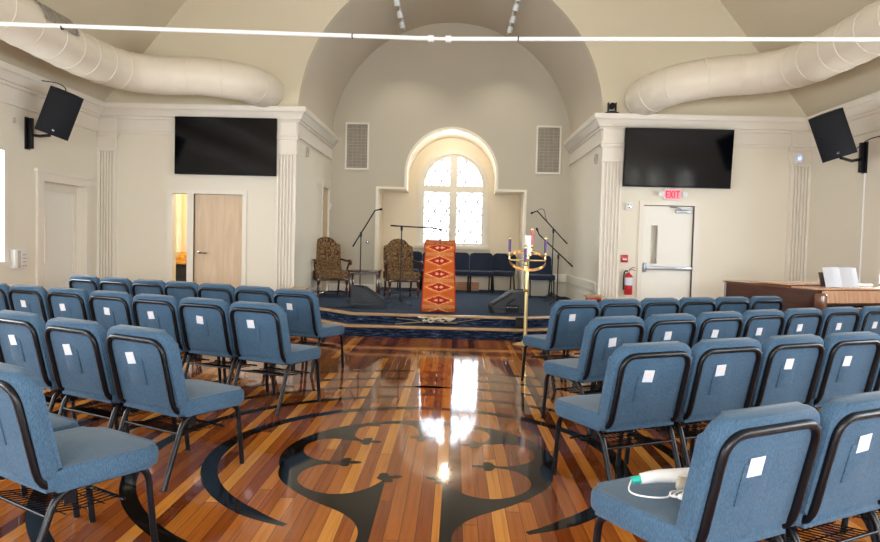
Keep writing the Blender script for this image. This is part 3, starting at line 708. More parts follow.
wallbox('wall_sensor', 'small grey sensor on the chancel side wall high left of the arch pilaster', 'sensor', (CL, 12.1, 2.83), (.09, .04, .16), 'grille', PI/2, extra=lambda t: link('slot', box(bmesh.new(), (0, -.042, .08), (.05, .004, .08)), 'grey', t))
def _intercom(t):
    link('speaker_face', box(bmesh.new(), (-.05, -.085, .13), (.06, .006, .23)), 'chrome', t, 0)
    bm = bmesh.new()
    for i in range(3): box(bm, (.06, -.083, .19-.05*i), (.07, .006, .012))
    for i in range(2): box(bm, (.04+.05*i, -.083, .04), (.018, .008, .018))
    link('keypad', bm, 'grey', t, 0)
wallbox('wall_intercom', 'grey intercom panel on the left wall between the window and the recessed door', 'intercom', (XL, 9.2, .88), (.26, .08, .26), 'white', PI/2, _intercom)
wallbox('wall_hook', 'tiny grey hook high on the left wall beside the speaker bracket', 'hook', (XL, 9.15, 2.83), (.03, .03, .08), 'grille', PI/2)

# fire extinguisher
t = thing('fire_extinguisher', 'small fire extinguisher with a red base hung left of the exit door', 'extinguisher', (2.865, YF-.09, .60))
link('cylinder', lathe(bmesh.new(), [(0, 0), (.058, .004), (.066, .02), (.066, .285), (.05, .33), (.022, .35), (.022, .37), (0, .37)], 24), 'red', t)
link('data_label', lathe(bmesh.new(), [(.0668, .16), (.0672, .161), (.0672, .285), (.0668, .286)], 24), 'paper', t)
bm = bmesh.new(); box(bm, (0, 0, .38), (.03, .03, .04)); tube(bm, [(0, 0, .4), (.05, -.02, .42), (.09, -.02, .40)], .008, 8); tube(bm, [(0, 0, .41), (.05, -.02, .45), (.09, -.02, .45)], .008, 8); link('valve_lever', bm, 'chrome', t)
link('hose', tube(bmesh.new(), smooth_path([(-.02, 0, .39), (-.07, -.01, .38), (-.085, -.02, .28), (-.085, -.02, .14), (-.082, -.02, .08)]), .012, 8), 'rubber', t)
link('bracket', box(bmesh.new(), (0, .078, .25), (.05, .025, .2)), 'black', t)

# loudspeakers on brackets
def loudspeaker(loc, side, lab):
    # side=+1: hangs on the left wall and looks right-down
    t = thing('loudspeaker', lab, 'loudspeaker', loc, group='black loudspeakers on the side walls')
    yaw, tl = rad(30)*side, rad(14)
    R = Matrix.Rotation(yaw, 3, 'Z') @ Matrix.Rotation(tl, 3, 'X') @ Matrix.Rotation(rad(18)*side, 3, 'Y')
    # box local: front faces -Y
    w, h, d = .42, .62, .26
    bm = bmesh.new()
    pts = [(-w/2, -d/2), (w/2, -d/2), (w/2, .0), (w/2-.10, d/2), (-w/2+.10, d/2), (-w/2, .0)]
    plateZ([pts], -h/2, h/2, bm); bmesh.ops.bevel(bm, geom=[e for e in bm.edges if len(e.link_faces) == 2 and e.calc_face_angle(0) > .5], offset=.012, segments=2, affect='EDGES')
    bmesh.ops.transform(bm, matrix=R.to_4x4(), verts=bm.verts[:]); link('cabinet', bm, 'matte', t)
    bm = box(bmesh.new(), (0, -d/2-.004, .0), (w-.03, .012, h-.03), bev=.004); bmesh.ops.transform(bm, matrix=R.to_4x4(), verts=bm.verts[:]); link('grille', bm, 'matte', t)
    bm = box(bmesh.new(), (0, -d/2-.012, -h/2+.07), (.03, .006, .025)); bmesh.ops.transform(bm, matrix=R.to_4x4(), verts=bm.verts[:]); link('badge', bm, 'chrome', t)
    return t, R, h, d
def bracket(wallx, y, z, side, spk, R, h, d, lab):
    t = thing('speaker_bracket', lab, 'bracket', (wallx, y, z), group='speaker brackets')
    s = side
    bm = bx(min(0, s*.025), max(0, s*.025), -.05, .05, -.24, .2); box(bm, (s*.05, 0, -.02), (.08, .05, .42), bev=.005); link('wall_plate', bm, 'black', t)
    tgt = spk.location-Vector((wallx, y, z)); u = R @ Vector((0, .04, -h/2-.025)); e = tgt+u
    bm = bmesh.new(); tube(bm, [(s*.06, 0, -.04), (e.x*.55, e.y*.5, e.z-.02), tuple(e)], .022, 8)
    link('arm', bm, 'black', t)
    e1 = tgt+R @ Vector((0, d/2, -.1))
s1, R1, h1, d1 = loudspeaker((-5.50, 9.45, 3.03), 1, 'black loudspeaker tilted down on the left wall above the recessed door')
bracket(XL, 9.44, 2.76, 1, s1, R1, h1, d1, 'black steel wall bracket carrying the left loudspeaker')
s2, R2, h2, d2 = loudspeaker((5.09, 9.5, 2.97), -1, 'black loudspeaker tilted down on the right wall above the piano')
bracket(XR, 9.85, 2.74, -1, s2, R2, h2, d2, 'black steel wall bracket carrying the right loudspeaker')
tag(link('speaker_cable', tube(bmesh.new(), smooth_path([(-5.52, 9.62, 3.32), (-5.55, 9.68, 3.42), (-5.62, 9.6, 3.47), (-5.78, 9.5, 3.48)]), .007, 6), 'rubber'), 'thin dark cable looping from the top of the left loudspeaker', 'cable')
tag(link('speaker_cable', tube(bmesh.new(), smooth_path([(5.42, 9.85, 2.80), (5.52, 9.8, 2.78), (5.62, 9.6, 2.93), (5.75, 9.4, 2.97)]), .007, 6), 'rubber'), 'thin dark cable running from the right loudspeaker to the right wall', 'cable')
tag(link('conduit', tube(bmesh.new(), [(XR-.012, 9.83, 2.5), (XR-.012, 9.83, .16)], .012, 8), 'white'), 'thin white conduit running down the right wall below the bracket', 'conduit')

# PTZ camera on the cornice
t = thing('conference_camera', 'small black robotic camera on the cornice right of the arch', 'camera', (2.50, YF-.07, 3.536))
link('base', lathe(bmesh.new(), [(.0, 0), (.11, 0), (.115, .02), (.08, .04), (0, .042)], 24), 'black', t)
link('yoke', box(box(bmesh.new(), (-.06, 0, .11), (.02, .07, .15), bev=.005), (.06, 0, .11), (.02, .07, .15), bev=.005), 'black', t)
link('lens_head', lathe(bmesh.new(), [(0, -.06), (.04, -.06), (.048, -.04), (.048, .05), (.03, .06), (0, .06)], 20, T=Matrix.Translation((0, 0, .13)) @ Matrix.Rotation(PI/2, 4, 'X')), 'matte', t)

# ------------------------------------------------------------------ ducts
def duct(pts, r, lab, grille=None):
    t = thing('air_duct', lab, 'duct', (0, 0, 0), group='white round ducts by the front wall')
    p = smooth_path(pts, 8); bm = bmesh.new(); tube(bm, p, r, 32); link('duct_body', bm, 'duct', t, 60)
    acc = 0; last = p[0]; step = .42
    for i in range(1, len(p)-1):
        acc += (p[i]-last).length; last = p[i]
        if acc > step:
            acc = 0; step = random.choice((.3, .34, .42, .5)); tn = (p[i+1]-p[i-1]).normalized()
            a = tn.cross(Vector((0, 0, 1))).normalized(); b = tn.cross(a)
            link('seam_band', tube(bmesh.new(), [p[i]+(a*cos(2*PI*k/32)+b*sin(2*PI*k/32))*(r+.001) for k in range(32)], .008, 6, closed=True), 'seam', t, 60)
    if grille:
        y0, y1, cx, cz = grille; bm = bmesh.new()
        for k in range(5):
            a = rad(8+k*11); a2 = rad(8+(k+1)*11); rr = r+.012
            q = [(cx+rr*cos(a), y0, cz+rr*sin(a)), (cx+rr*cos(a2), y0, cz+rr*sin(a2)), (cx+rr*cos(a2), y1, cz+rr*sin(a2)), (cx+rr*cos(a), y1, cz+rr*sin(a))]
            vs = [bm.verts.new(c) for c in q]; bm.faces.new(vs)
            for j in range(8):
                yy = y0+(y1-y0)*(j+.5)/8; tube(bm, [(cx+(rr+.006)*cos(a), yy, cz+(rr+.006)*sin(a)), (cx+(rr+.006)*cos(a2), yy, cz+(rr+.006)*sin(a2))], .006, 4)
        bmesh.ops.remove_doubles(bm, verts=bm.verts[:], dist=1e-5)
        link('register_grille', bm, 'grey', t, 60)
duct([(-5.12, 2.0, 3.84), (-5.12, 5, 3.84), (-5.12, 7.5, 3.83), (-5.12, 9.3, 3.80), (-4.95, 10.15, 3.80), (-4.5, 10.52, 3.82), (-4.0, 10.6, 3.84), (-3.7, 10.65, 3.82), (-3.35, 10.8, 3.80), (-3.2, 11.1, 3.79), (-3.17, 11.395, 3.79)], .285, 'white wrapped round duct bending along the front wall above the left television', (8.0, 8.75, -5.12, 3.825))
duct([(4.88, 2.0, 4.0), (4.88, 5, 4.0), (4.88, 7.5, 4.0), (4.88, 9.2, 4.0), (4.78, 9.95, 4.0), (4.45, 10.4, 4.0), (4.0, 10.55, 3.99), (3.65, 10.62, 3.95), (3.28, 10.78, 3.88), (3.06, 11.08, 3.82), (3.0, 11.395, 3.79)], .295, 'white wrapped round duct bending along the front wall above the right television')

# ------------------------------------------------------------------ sprinkler pipe
t = thing('sprinkler_pipe', 'thin white sprinkler pipe spanning the hall below the ceiling', 'pipe')
link('pipe_run', tube(tube(bmesh.new(), [(XL+.0, 6, 3.215), (-.25, 6, 3.130)], .019, 12), [(-.10, 6, 3.130), (XR, 6, 3.235)], .019, 12), 'white', t)
link('pipe_nipple', tube(bmesh.new(), [(-.26, 6, 3.130), (-.09, 6, 3.130)], .015, 12), 'white', t)
for x in (-.25, -.10): link('coupling', tube(bmesh.new(), [(x-.025, 6, 3.130), (x+.025, 6, 3.130)], .029, 14), 'white', t)
for x in (-3.47, -.93, .5): 
    z = 3.130+(.06 if x < 0 else .105)*abs(x+.17)/5.8
    link('pipe_clamp', tube(bmesh.new(), [(x-.005, 6, z), (x+.005, 6, z)], .0225, 14), 'rubber', t)

# ------------------------------------------------------------------ track lights
for cx, side, lab in ((-1.13, 'left', 'white track with spotlights on the left side of the vault'), (.97, 'right', 'white track with spotlights on the right side of the vault')):
    z = ZS+math.sqrt(CR**2-(cx-CX)**2)
    t = thing('track_light', lab, 'track light', (cx, 0, z-.015), group='track lights under the chancel vault')
    link('rail', bx(-.018, .018, 11.65, 14.2, -.05, -.005), 'white', t, 0)
    for i, y in enumerate((11.75, 12.25, 12.9, 13.5)):
        bm = bmesh.new(); tube(bm, [(0, y, -.045), (0, y, -.10)], .012, 8)
        lathe(bm, [(0, .05), (.03, .05), (.05, .02), (.055, -.07), (.04, -.07), (0, -.04)], 16, T=Matrix.Translation((0, y-.01, -.14)) @ Matrix.Rotation(rad(35), 4, 'X') @ Matrix.Rotation(rad(-12 if cx < 0 else 12), 4, 'Y'))
        link('spotlight', bm, 'bulb', t)

# ------------------------------------------------------------------ hall chairs
def make_chair(name, label, fab, pocket=True):
    t = thing(name, label, 'chair')
    W = .525
    lean = Matrix.Translation((0, -.185, .43)) @ Matrix.Rotation(rad(13), 4, 'X')
    # seat
    bm = bmesh.new(); T = Matrix.Translation((0, .045, .425)) @ Matrix.Rotation(-PI/2, 4, 'X') @ Matrix.Translation((0, 0, -.25))
    slab(bm, W, .50, .095, .07, .03, .032, seg=4); bmesh.ops.transform(bm, matrix=T, verts=bm.verts[:])
    for v in bm.verts:
        if v.co.z > .43: v.co.z += .012*(1-(v.co.x/.25)**2)*max(0, 1-((v.co.y-.03)/.235)**2)
        if v.co.y > .15: v.co.z -= (v.co.y-.15)*.10
    link('seat', bm, fab, t, 60)
    # back
    bm = bmesh.new(); slab(bm, W, .438, .07, .075, .03, .03, seg=5)
    for v in bm.verts:
        if v.co.z > .36: v.co.y -= (v.co.z-.36)*.10
    bmesh.ops.transform(bm, matrix=lean, verts=bm.verts[:]); back = link('backrest', bm, fab, t, 60)
    if pocket:
        bm = bmesh.new(); slab(bm, .135, .155, .008, .008, .01, .003, seg=2); bmesh.ops.transform(bm, matrix=lean @ Matrix.Translation((-.035, -.037, .12)), verts=bm.verts[:]); link('card_pocket', bm, fab, back, 40)
    # seat pan and back seam panel
    link('seat_pan', box(bmesh.new(), (0, .03, .372), (.44, .40, .016), bev=.004), 'black', t, 0)
    # back tube frame
    r = .0165; x = .228; zt = .393; yb = -.044; c = .085
    pts = [(-x, .14, -.045), *arcpts((-x, .05, -.045), (-x, yb, -.045), (-x, yb, .06), 5), *arcpts((-x, yb, zt-c), (-x, yb, zt), (-x+c, yb, zt), 7), *arcpts((x-c, yb, zt), (x, yb, zt), (x, yb, zt-c), 7), *arcpts((x, yb, .06), (x, yb, -.045), (x, .05, -.045), 5), (x, .14, -.045)]
    bm = bmesh.new(); tube(bm, [lean @ Vector(p) for p in pts], r, 10); link('back_frame', bm, 'black', t, 60)
    for s in (-1, 1):
        X = s*.24
        link('leg', tube(bmesh.new(), [(X, -.30, .0), (X, -.215, .24), *arcpts((X, -.19, .31), (X, -.165, .376), (X, -.09, .378), 5)], .0150, 10), 'black', t, 60)
        link('leg', tube(bmesh.new(), [(X, .265, .0), (X, .235, .26), *arcpts((X, .23, .31), (X, .222, .378), (X, .15, .378), 5)], .0150, 10), 'black', t, 60)
        link('side_rail', tube(bmesh.new(), [(X, -.10, .378), (X, .16, .378)], .0150, 10), 'black', t, 60)
        link('ganging_plate', box(bmesh.new(), (s*.249, -.12, .35), (.006, .05, .06)), 'black', t, 0)
    if pocket:
        bm = bmesh.new()
        for y, z in ((-.20, .285), (.12, .26)): tube(bm, [(-.235, y, z), (.235, y, z)], .0075, 6)
        for i in range(13): tube(bm, [(-.19+.38*i/12, -.20, .288), (-.19+.38*i/12, -.04, .262), (-.19+.38*i/12, .12, .263)], .0028, 5)
        for k in range(3): tube(bm, [(-.22, -.12+k*.08, .268-.003*k), (.22, -.12+k*.08, .268-.003*k)], .0028, 5)
        link('book_rack', bm, 'black', t, 60)
    return t
chair0 = make_chair('fabric_chair', '', 'blue')
used = [0]
def place_chair(root, x, y, ang, label, group, z=0):
    """(x, y) is where the top of the backrest stands"""
    f = Vector((-sin(ang), cos(ang))); o = Vector((x, y))*KS+f*.29
    if root.name not in placed:
        placed.add(root.name); root.location = (o.x, o.y, z); root.rotation_euler = (0, 0, ang); root['label'] = label; root['group'] = group; return root
    return dup(root, (o.x, o.y, z), ang, label, group)
placed = set(); KS = 1.0585
ORD2 = ['first', 'second', 'third', 'fourth', 'fifth', 'sixth', 'seventh']
ORD = ['first from the aisle', 'second from the aisle', 'third from the aisle', 'fourth from the aisle', 'fifth from the aisle', 'sixth from the aisle', 'seventh from the aisle']
ROWS = [
 ('left', 'front', rad(-24.5), [(-1.53, 6.55), (-2.00, 6.83), (-2.46, 7.05), (-2.90, 7.25), (-3.33, 7.42), (-3.80, 7.62), (-4.27, 7.84)]),
 ('left', 'second', rad(-23.5), [(-1.48, 5.10), (-1.96, 5.33), (-2.43, 5.53), (-2.91, 5.75), (-3.40, 5.96), (-3.87, 6.14), (-4.34, 6.35)]),
 ('left', 'third', rad(-28), [(-1.64, 3.53), (-2.12, 3.78), (-2.63, 4.07), (-3.12, 4.33)]),
 ('left', 'nearest', rad(-31), [(-1.675, 2.45), (-2.16, 2.73)]),
 ('right', 'front', rad(27), [(1.12, 6.18), (1.57, 6.45), (2.02, 6.71), (2.46, 6.94), (2.90, 7.17), (3.35, 7.40)]),
 ('right', 'second', rad(29), [(1.15, 4.78), (1.62, 5.08), (2.09, 5.38), (2.55, 5.66), (3.00, 5.92), (3.46, 6.17), (3.92, 6.40)]),
 ('right', 'third', rad(26.5), [(1.03, 3.49), (1.50, 3.73), (1.97, 3.97), (2.44, 4.20), (2.91, 4.43)]),
 ('right', 'nearest', rad(29), [(.975, 2.10), (1.44, 2.355), (1.90, 2.61)]),
]
cards = {('left', 'front', 0), ('right', 'front', 0)}
cbm = bmesh.new(); box(cbm, (0, 0, 0), (.07, .002, .068))
card_me = link('welcome_card', cbm, 'paper', smooth=0)
cbm = bmesh.new(); box(cbm, (.012, -.0015, .008), (.04, .001, .03), (0, .12, 0)); link('printed_photo', cbm, 'photo', card_me, 0)
first_card = True
for side, row, ang, spots in ROWS:
    for i, (x, y) in enumerate(spots):
        a = ang+random.uniform(-.012, .012)
        lab_ = 'blue chair, %s, in the %s row %s of the aisle' % (ORD[i], row, side)
        c = place_chair(chair0, x, y, a, lab_, '%s row of blue chairs %s of the aisle' % (row, side))
        if (row == 'front' and i > 0): continue
        Mx = Matrix.Translation(c.location) @ Matrix.Rotation(a, 4, 'Z') @ Matrix.Translation((0, -.185, .43)) @ Matrix.Rotation(rad(13), 4, 'X') @ Matrix.Translation((-.05+random.uniform(-.015, .02), -.0425, .27+random.uniform(-.012, .012))) @ Matrix.Rotation(random.uniform(-.14, .08), 4, 'Y')
        if first_card: k = card_me; first_card = False
        else:
            k = card_me.copy(); COL.objects.link(k)
            for g in card_me.children: gg = g.copy(); COL.objects.link(gg); gg.parent = k
        k.matrix_world = Mx
        tag(k, 'white card in the pocket of the %s chair from the aisle, %s %s row' % (ORD2[i], row, side), 'card', 'white cards in the chair pockets')

# handset on the nearest right chair's seat
sc = Vector((.975, 2.10))*KS+Vector((-sin(rad(29)), cos(rad(29))))*.36+Vector((-cos(rad(29)), -sin(rad(29))))*.04
t = thing('handheld_massager', 'white handheld device with teal plug and coiled cord on the nearest right chair', 'device', (sc.x, sc.y, .484), rad(29))
body = smooth_path([(.20, -.07, .045), (.12, -.045, .05), (.04, .0, .045), (-.03, .04, .04), (-.085, .07, .028)], 6)
bm = bmesh.new(); n = len(body); tube(bm, body, [.034-.014*i/(n-1) for i in range(n)], 14); link('handle_body', bm, 'white', t, 60)
bm = bmesh.new(); b2 = smooth_path([(.19, -.12, .03), (.11, -.115, .028), (.05, -.07, .026), (.0, -.02, .03)], 6); tube(bm, b2, [.026, .03]+[.026]*(len(b2)-3)+[.015], 12); link('grip_shell', bm, 'grille', t, 60)
link('teal_plug', tube(bmesh.new(), [(-.085, .07, .028), (-.115, .086, .022)], .014, 10), 'teal', t, 60)
cord = smooth_path([(-.115, .086, .022), (-.16, .05, .005), (-.17, .0, .004), (-.13, -.045, .004), (-.08, -.06, .004), (-.03, -.03, .006), (.01, -.05, .006), (.0, -.085, .006), (-.05, -.09, .008), (-.075, -.07, .010), (-.04, -.045, .012), (.02, -.06, .012), (.03, -.09, .008), (-.02, -.11, .008), (-.06, -.10, .012), (-.07, -.075, .014), (-.02, -.065, .018)], 6)
link('cord', tube(bmesh.new(), cord, .0035, 6), 'white', t, 60)
link('plug', box(bmesh.new(), (-.05, -.105, .018), (.05, .022, .018), (0, 0, .2), .004), 'white', t)

# ------------------------------------------------------------------ stage chairs
sch = make_chair('stage_chair', '', 'navy', pocket=False)
labs = ['dark blue stage chair behind the right armchair, leftmost of the row in the niche', 'dark blue stage chair hidden behind the draped lectern', 'dark blue stage chair just right of the draped lectern', 'dark blue stage chair, fourth from the left, beside the turned one', 'dark blue stage chair turned slightly at the right end of the niche row', 'dark blue stage chair standing alone before the chancel wall on the right']
for i, (x, y, a) in enumerate([(-.98, 15.2, 0), (-.45, 15.2, 0), (.08, 15.2, 0), (.61, 15.2, 0), (1.08, 15.42, -.25), (1.77, 14.10, .05)]):
    # facing the hall (-Y): back top lies at +Y
    ang = PI+a
    f = Vector((-sin(ang), cos(ang)))
    place_chair(sch, (x-f.x*.29)/KS, (y-f.y*.29)/KS, ang, labs[i], 'dark blue chairs on the stage', Z2)
t = thing('wooden_crate', 'low pale wooden crate under the stage chairs in the niche', 'crate', (.30, 15.72, Z2))
bm = bmesh.new()
for i in range(2): box(bm, (0, -.10, .05+i*.09), (.56, .015, .075)); box(bm, (0, .10, .05+i*.09), (.56, .015, .075))
link('slats', bm, 'crate', t, 0)
bm = bmesh.new()
for s in (-1, 1): box(bm, (s*.27, 0, .095), (.02, .19, .18))
link('end_panels', bm, 'crate', t, 0); link('bottom', box(bmesh.new(), (0, 0, .01), (.52, .185, .02)), 'crate', t, 0)

# ------------------------------------------------------------------ armchairs
def make_armchair():
    t = thing('armchair', '', 'armchair')
    # front is -Y. seat
    bm = bmesh.new(); slab(bm, .62, .54, .13, .05, .04, .035, seg=4); bmesh.ops.transform(bm, matrix=Matrix.Translation((0, .25, .425)) @ Matrix.Rotation(PI/2, 4, 'X'), verts=bm.verts[:])
    for v in bm.verts:
        if v.co.z > .45: v.co.z += .03*(1-(v.co.x/.31)**2)
    link('seat', bm, 'damask', t, 60)
    # camel back
    prof = [(-.25, .0), (.25, .0), (.285, .12), (.285, .5)]+[(.285*cos(a), .50+.0+.155*sin(a)+.04*sin(2*a)*0) for a in [rad(12), rad(30), rad(50), rad(70), rad(90), rad(110), rad(130), rad(150), rad(168)]]+[(-.285, .5), (-.285, .12)]
    prof = [(-.25, .0), (.25, .0), (.29, .1), (.29, .48), (.272, .515), (.21, .545), (.16, .605), (.10, .645), (.0, .665), (-.10, .645), (-.16, .605), (-.21, .545), (-.272, .515), (-.29, .48), (-.29, .1)]
    bm = bmesh.new(); cz_ = .32
    prof = cr2(prof+[prof[0]], 2)[:-1]
    RG = [[bm.verts.new((a*k, y, cz_+(b-cz_)*k)) for a, b in prof] for y, k in ((-.055, .88), (-.045, .96), (-.02, 1), (.02, 1), (.045, .95))]
    for P_, Q_ in zip(RG, RG[1:]):
        for i in range(len(prof)): bm.faces.new((P_[i], P_[(i+1) % len(prof)], Q_[(i+1) % len(prof)], Q_[i]))
    bm.faces.new(RG[0]); bm.faces.new(RG[-1][::-1])
    bmesh.ops.transform(bm, matrix=Matrix.Translation((0, .24, .47)) @ Matrix.Rotation(rad(-9), 4, 'X'), verts=bm.verts[:])
    link('backrest', bm, 'damask', t, 60)
    link('seat_rail', box(bmesh.new(), (0, .0, .335), (.58, .50, .05), bev=.01), 'mahogany', t)
    for s in (-1, 1):
        p = smooth_path([(s*.285, .27, .70), (s*.31, .15, .69), (s*.33, .0, .675), (s*.34, -.14, .69), (s*.34, -.21, .685), (s*.34, -.235, .65), (s*.34, -.21, .625), (s*.34, -.185, .64)], 5)
        arm = link('arm', tube(bmesh.new(), p, [.022]*(len(p)-14)+[.027]*14, 10), 'mahogany', t, 60)
        p = smooth_path([(s*.335, -.17, .67), (s*.325, -.12, .58), (s*.305, -.11, .48), (s*.295, -.13, .36)], 5)
        link('arm_support', tube(bmesh.new(), p, .018, 10), 'mahogany', arm, 60)
        bm = bmesh.new(); lathe(bm, [(.018, 0), (.024, .012), (.018, .03), (.014, .05), (.024, .10), (.03, .15), (.018, .2), (.014, .215), (.024, .235), (.03, .25), (.033, .33), (.03, .35)], 14, c=(s*.275, -.225, 0)); link('leg', bm, 'mahogany', t, 60)
        link('leg', tube(bmesh.new(), smooth_path([(s*.255, .30, 0), (s*.255, .255, .18), (s*.26, .235, .36), (s*.26, .26, .5)], 4), .021, 8), 'mahogany', t, 60)
        link('stretcher', tube(bmesh.new(), [(s*.27, -.22, .09), (s*.258, .28, .09)], .012, 8), 'mahogany', t, 60)
    link('stretcher', tube(bmesh.new(), [(-.265, .02, .09), (.265, .02, .09)], .012, 8), 'mahogany', t, 60)
    return t
ac = make_armchair(); ac.location = (-2.36, 13.0, Z2); ac.rotation_euler = (0, 0, rad(26)); tag(ac, 'patterned brown armchair with carved wooden arms, left of the small table', 'armchair', 'patterned armchairs on the stage')
dup(ac, (-1.0, 13.1, Z2), rad(18), 'patterned brown armchair behind the middle microphone stand, right of the small table', 'patterned armchairs on the stage')
t = thing('side_table', 'small dark wooden table between the two patterned armchairs', 'table', (-1.70, 13.12, Z2))
link('tabletop', box(bmesh.new(), (0, 0, .495), (.60, .46, .03), bev=.008), 'mahogany', t); link('apron', box(bmesh.new(), (0, 0, .455), (.56, .38, .055)), 'mahogany', t, 0)
for sx in (-1, 1):
    for sy in (-1, 1): link('leg', box(bmesh.new(), (sx*.255, sy*.165, .215), (.042, .042, .43), bev=.003), 'mahogany', t)

# ------------------------------------------------------------------ draped lectern
t = thing('lectern', 'lectern covered by a red and orange patterned woven cloth at the front of the stage', 'lectern', (-.222, 10.62, Z2))
bm = bmesh.new()
box(bm, (0, .01, .02), (.47, .36, .04), bev=.006); box(bm, (0, .02, .52), (.44, .28, .98)); link('body', bm, 'mahogany', t)
bm = box(bmesh.new(), (0, .02, 1.035), (.47, .40, .03), (rad(14), 0, 0), .006); link('top', bm, 'mahogany', t)
cl = bmesh.new(); uvl = cl.loops.layers.uv.new('UVMap')
path = [(.20, .84, .235), (.215, 1.0, .235), (.212, 1.094, .236), (.20, 1.105, .236), (-.0, 1.062, .238), (-.17, 1.022, .24), (-.195, 1.012, .24), (-.205, .99, .238), (-.20, .93, .226), (-.195, .85, .23), (-.195, .6, .242), (-.20, .3, .255), (-.205, .12, .262), (-.212, .014, .266)]
grid = []; s = 0; prev = None
for y, z, hw in path:
    if prev: s += math.hypot(y-prev[0], z-prev[1])
    prev = (y, z)
    row = []
    for i in range(13):
        u = -1+i/6; row.append((cl.verts.new((u*hw, y+.006*sin(u*9+z*4)*(1 if z < .95 else .2), z)), (u*.25, 2-s)))
    grid.append(row)
for A, B in zip(grid, grid[1:]):
    for i in range(12):
        q = [A[i], A[i+1], B[i+1], B[i]]; f = cl.faces.new([v[0] for v in q])
        for lp, v in zip(f.loops, q): lp[uvl].uv = v[1]
o = link('woven_cloth', cl, 'textile', t, 60); o['label'] = 'red, orange and cream woven cloth'
md = o.modifiers.new('thickness', 'SOLIDIFY'); md.thickness = .006; md.offset = 0
# spray of cream blossoms on the step
t = thing('blossom_branch', 'branch of cream blossoms lying on the step in front of the lectern', 'flowers', (-.22, 9.955, Z1))
link('branch', tube(tube(tube(bmesh.new(), smooth_path([(-.62, -.03, .012), (-.4, .0, .035), (-.15, .03, .05), (.1, .02, .05), (.28, .03, .04)], 4), .009, 6), smooth_path([(-.2, .0, .04), (-.35, .05, .07), (-.6, .08, .09)], 4), .006, 6), smooth_path([(.1, .0, .04), (.35, .05, .07), (.62, .07, .11)], 4), .006, 6), 'stem', t, 60)
for k in range(16):
    cx = -.24+.46*k/15+random.uniform(-.015, .015); cy = random.uniform(-.03, .05); cz = .06+random.uniform(-.02, .045)
    bm = bmesh.new()
    for p in range(6):
        a = p*PI/3+random.random(); T = Matrix.Translation((cx, cy, cz)) @ Matrix.Rotation(a, 4, 'Z') @ Matrix.Rotation(rad(-28), 4, 'Y') @ Matrix.Translation((.028, 0, 0)) @ Matrix.Diagonal((.032, .02, .007, 1)) @ Matrix.Rotation(random.uniform(-.3, .3), 4, 'X')
        bmesh.ops.create_icosphere(bm, subdivisions=2, radius=1, matrix=T)
    bmesh.ops.create_icosphere(bm, subdivisions=1, radius=.012, matrix=Matrix.Translation((cx, cy, cz+.01)))
    link('blossom', bm, 'blossom', t, 60)

# ------------------------------------------------------------------ wedge monitors
def wedge(loc, rz, lab, w=.40, d=.56, h=.35):
    t = thing('stage_monitor', lab, 'loudspeaker', loc, rz, 'wedge monitors at the stage edge')
    side = [(-d/2+.03, 0), (d/2-.02, 0), (d/2, .04), (d/2-.03, h), (d/2-.22, h), (-d/2, .12), (-d/2, .07)]   # (y,z): baffle slopes towards -y
    bm = plateX([side], -w/2, w/2); bmesh.ops.dissolve_limit(bm, angle_limit=.01, verts=bm.verts[:], edges=bm.edges[:]); bmesh.ops.bevel(bm, geom=bm.edges[:], offset=.02, segments=3, affect='EDGES'); link('cabinet', bm, 'charcoal', t, 40)
    L = math.hypot(d-.22, h-.12); an = math.atan2(h-.12, d-.22)
    bm = box(bmesh.new(), (0, -.11-.008*sin(an), (h+.12)/2+.008*cos(an)), (w-.06, L-.05, .012), (an, 0, 0), .004); link('grille', bm, 'matte', t)
    for s in (-1, 1):
        link('handle_recess', box(bmesh.new(), (s*(w/2+.001), -.0, .20), (.006, .14, .035), (rad(32), 0, 0)), 'black', t, 0)
    bm = box(bmesh.new(), (w/2+.001, .02, .09), (.006, .20, .12)); pl = link('input_panel', bm, 'black', t, 0)
    bm = bmesh.new()
    for i in range(4): box(bm, (w/2+.006, -.05+i*.045, .11), (.008, .024, .02)); 
    link('connector_socket', bm, 'chrome', pl, 0)
wedge((-1.37, 10.95, Z2), rad(98), 'charcoal wedge monitor on the stage left of the lectern')
wedge((.86, 10.66, Z2), rad(-84), 'charcoal wedge monitor with a rear connector panel on the stage right of the lectern')
t = thing('cable_pouch', 'small black cable pouch on the step below the right wedge monitor', 'bag', (1.0, 9.97, Z1))
link('pouch_body', box(bmesh.new(), (0, 0, .07), (.17, .1, .14), bev=.02), 'rubber', t); link('flap', box(bmesh.new(), (0, -.02, .145), (.17, .09, .012), bev=.005), 'matte', t)
tag(link('stage_cable', tube(bmesh.new(), smooth_path([(-2.0, 10.75, Z2+.008), (-1.9, 10.6, Z2+.03), (-1.75, 10.62, Z2+.02), (-1.62, 10.8, Z2+.02)]), .008, 6), 'rubber'), 'short black cable on the stage left of the left wedge monitor', 'cable')

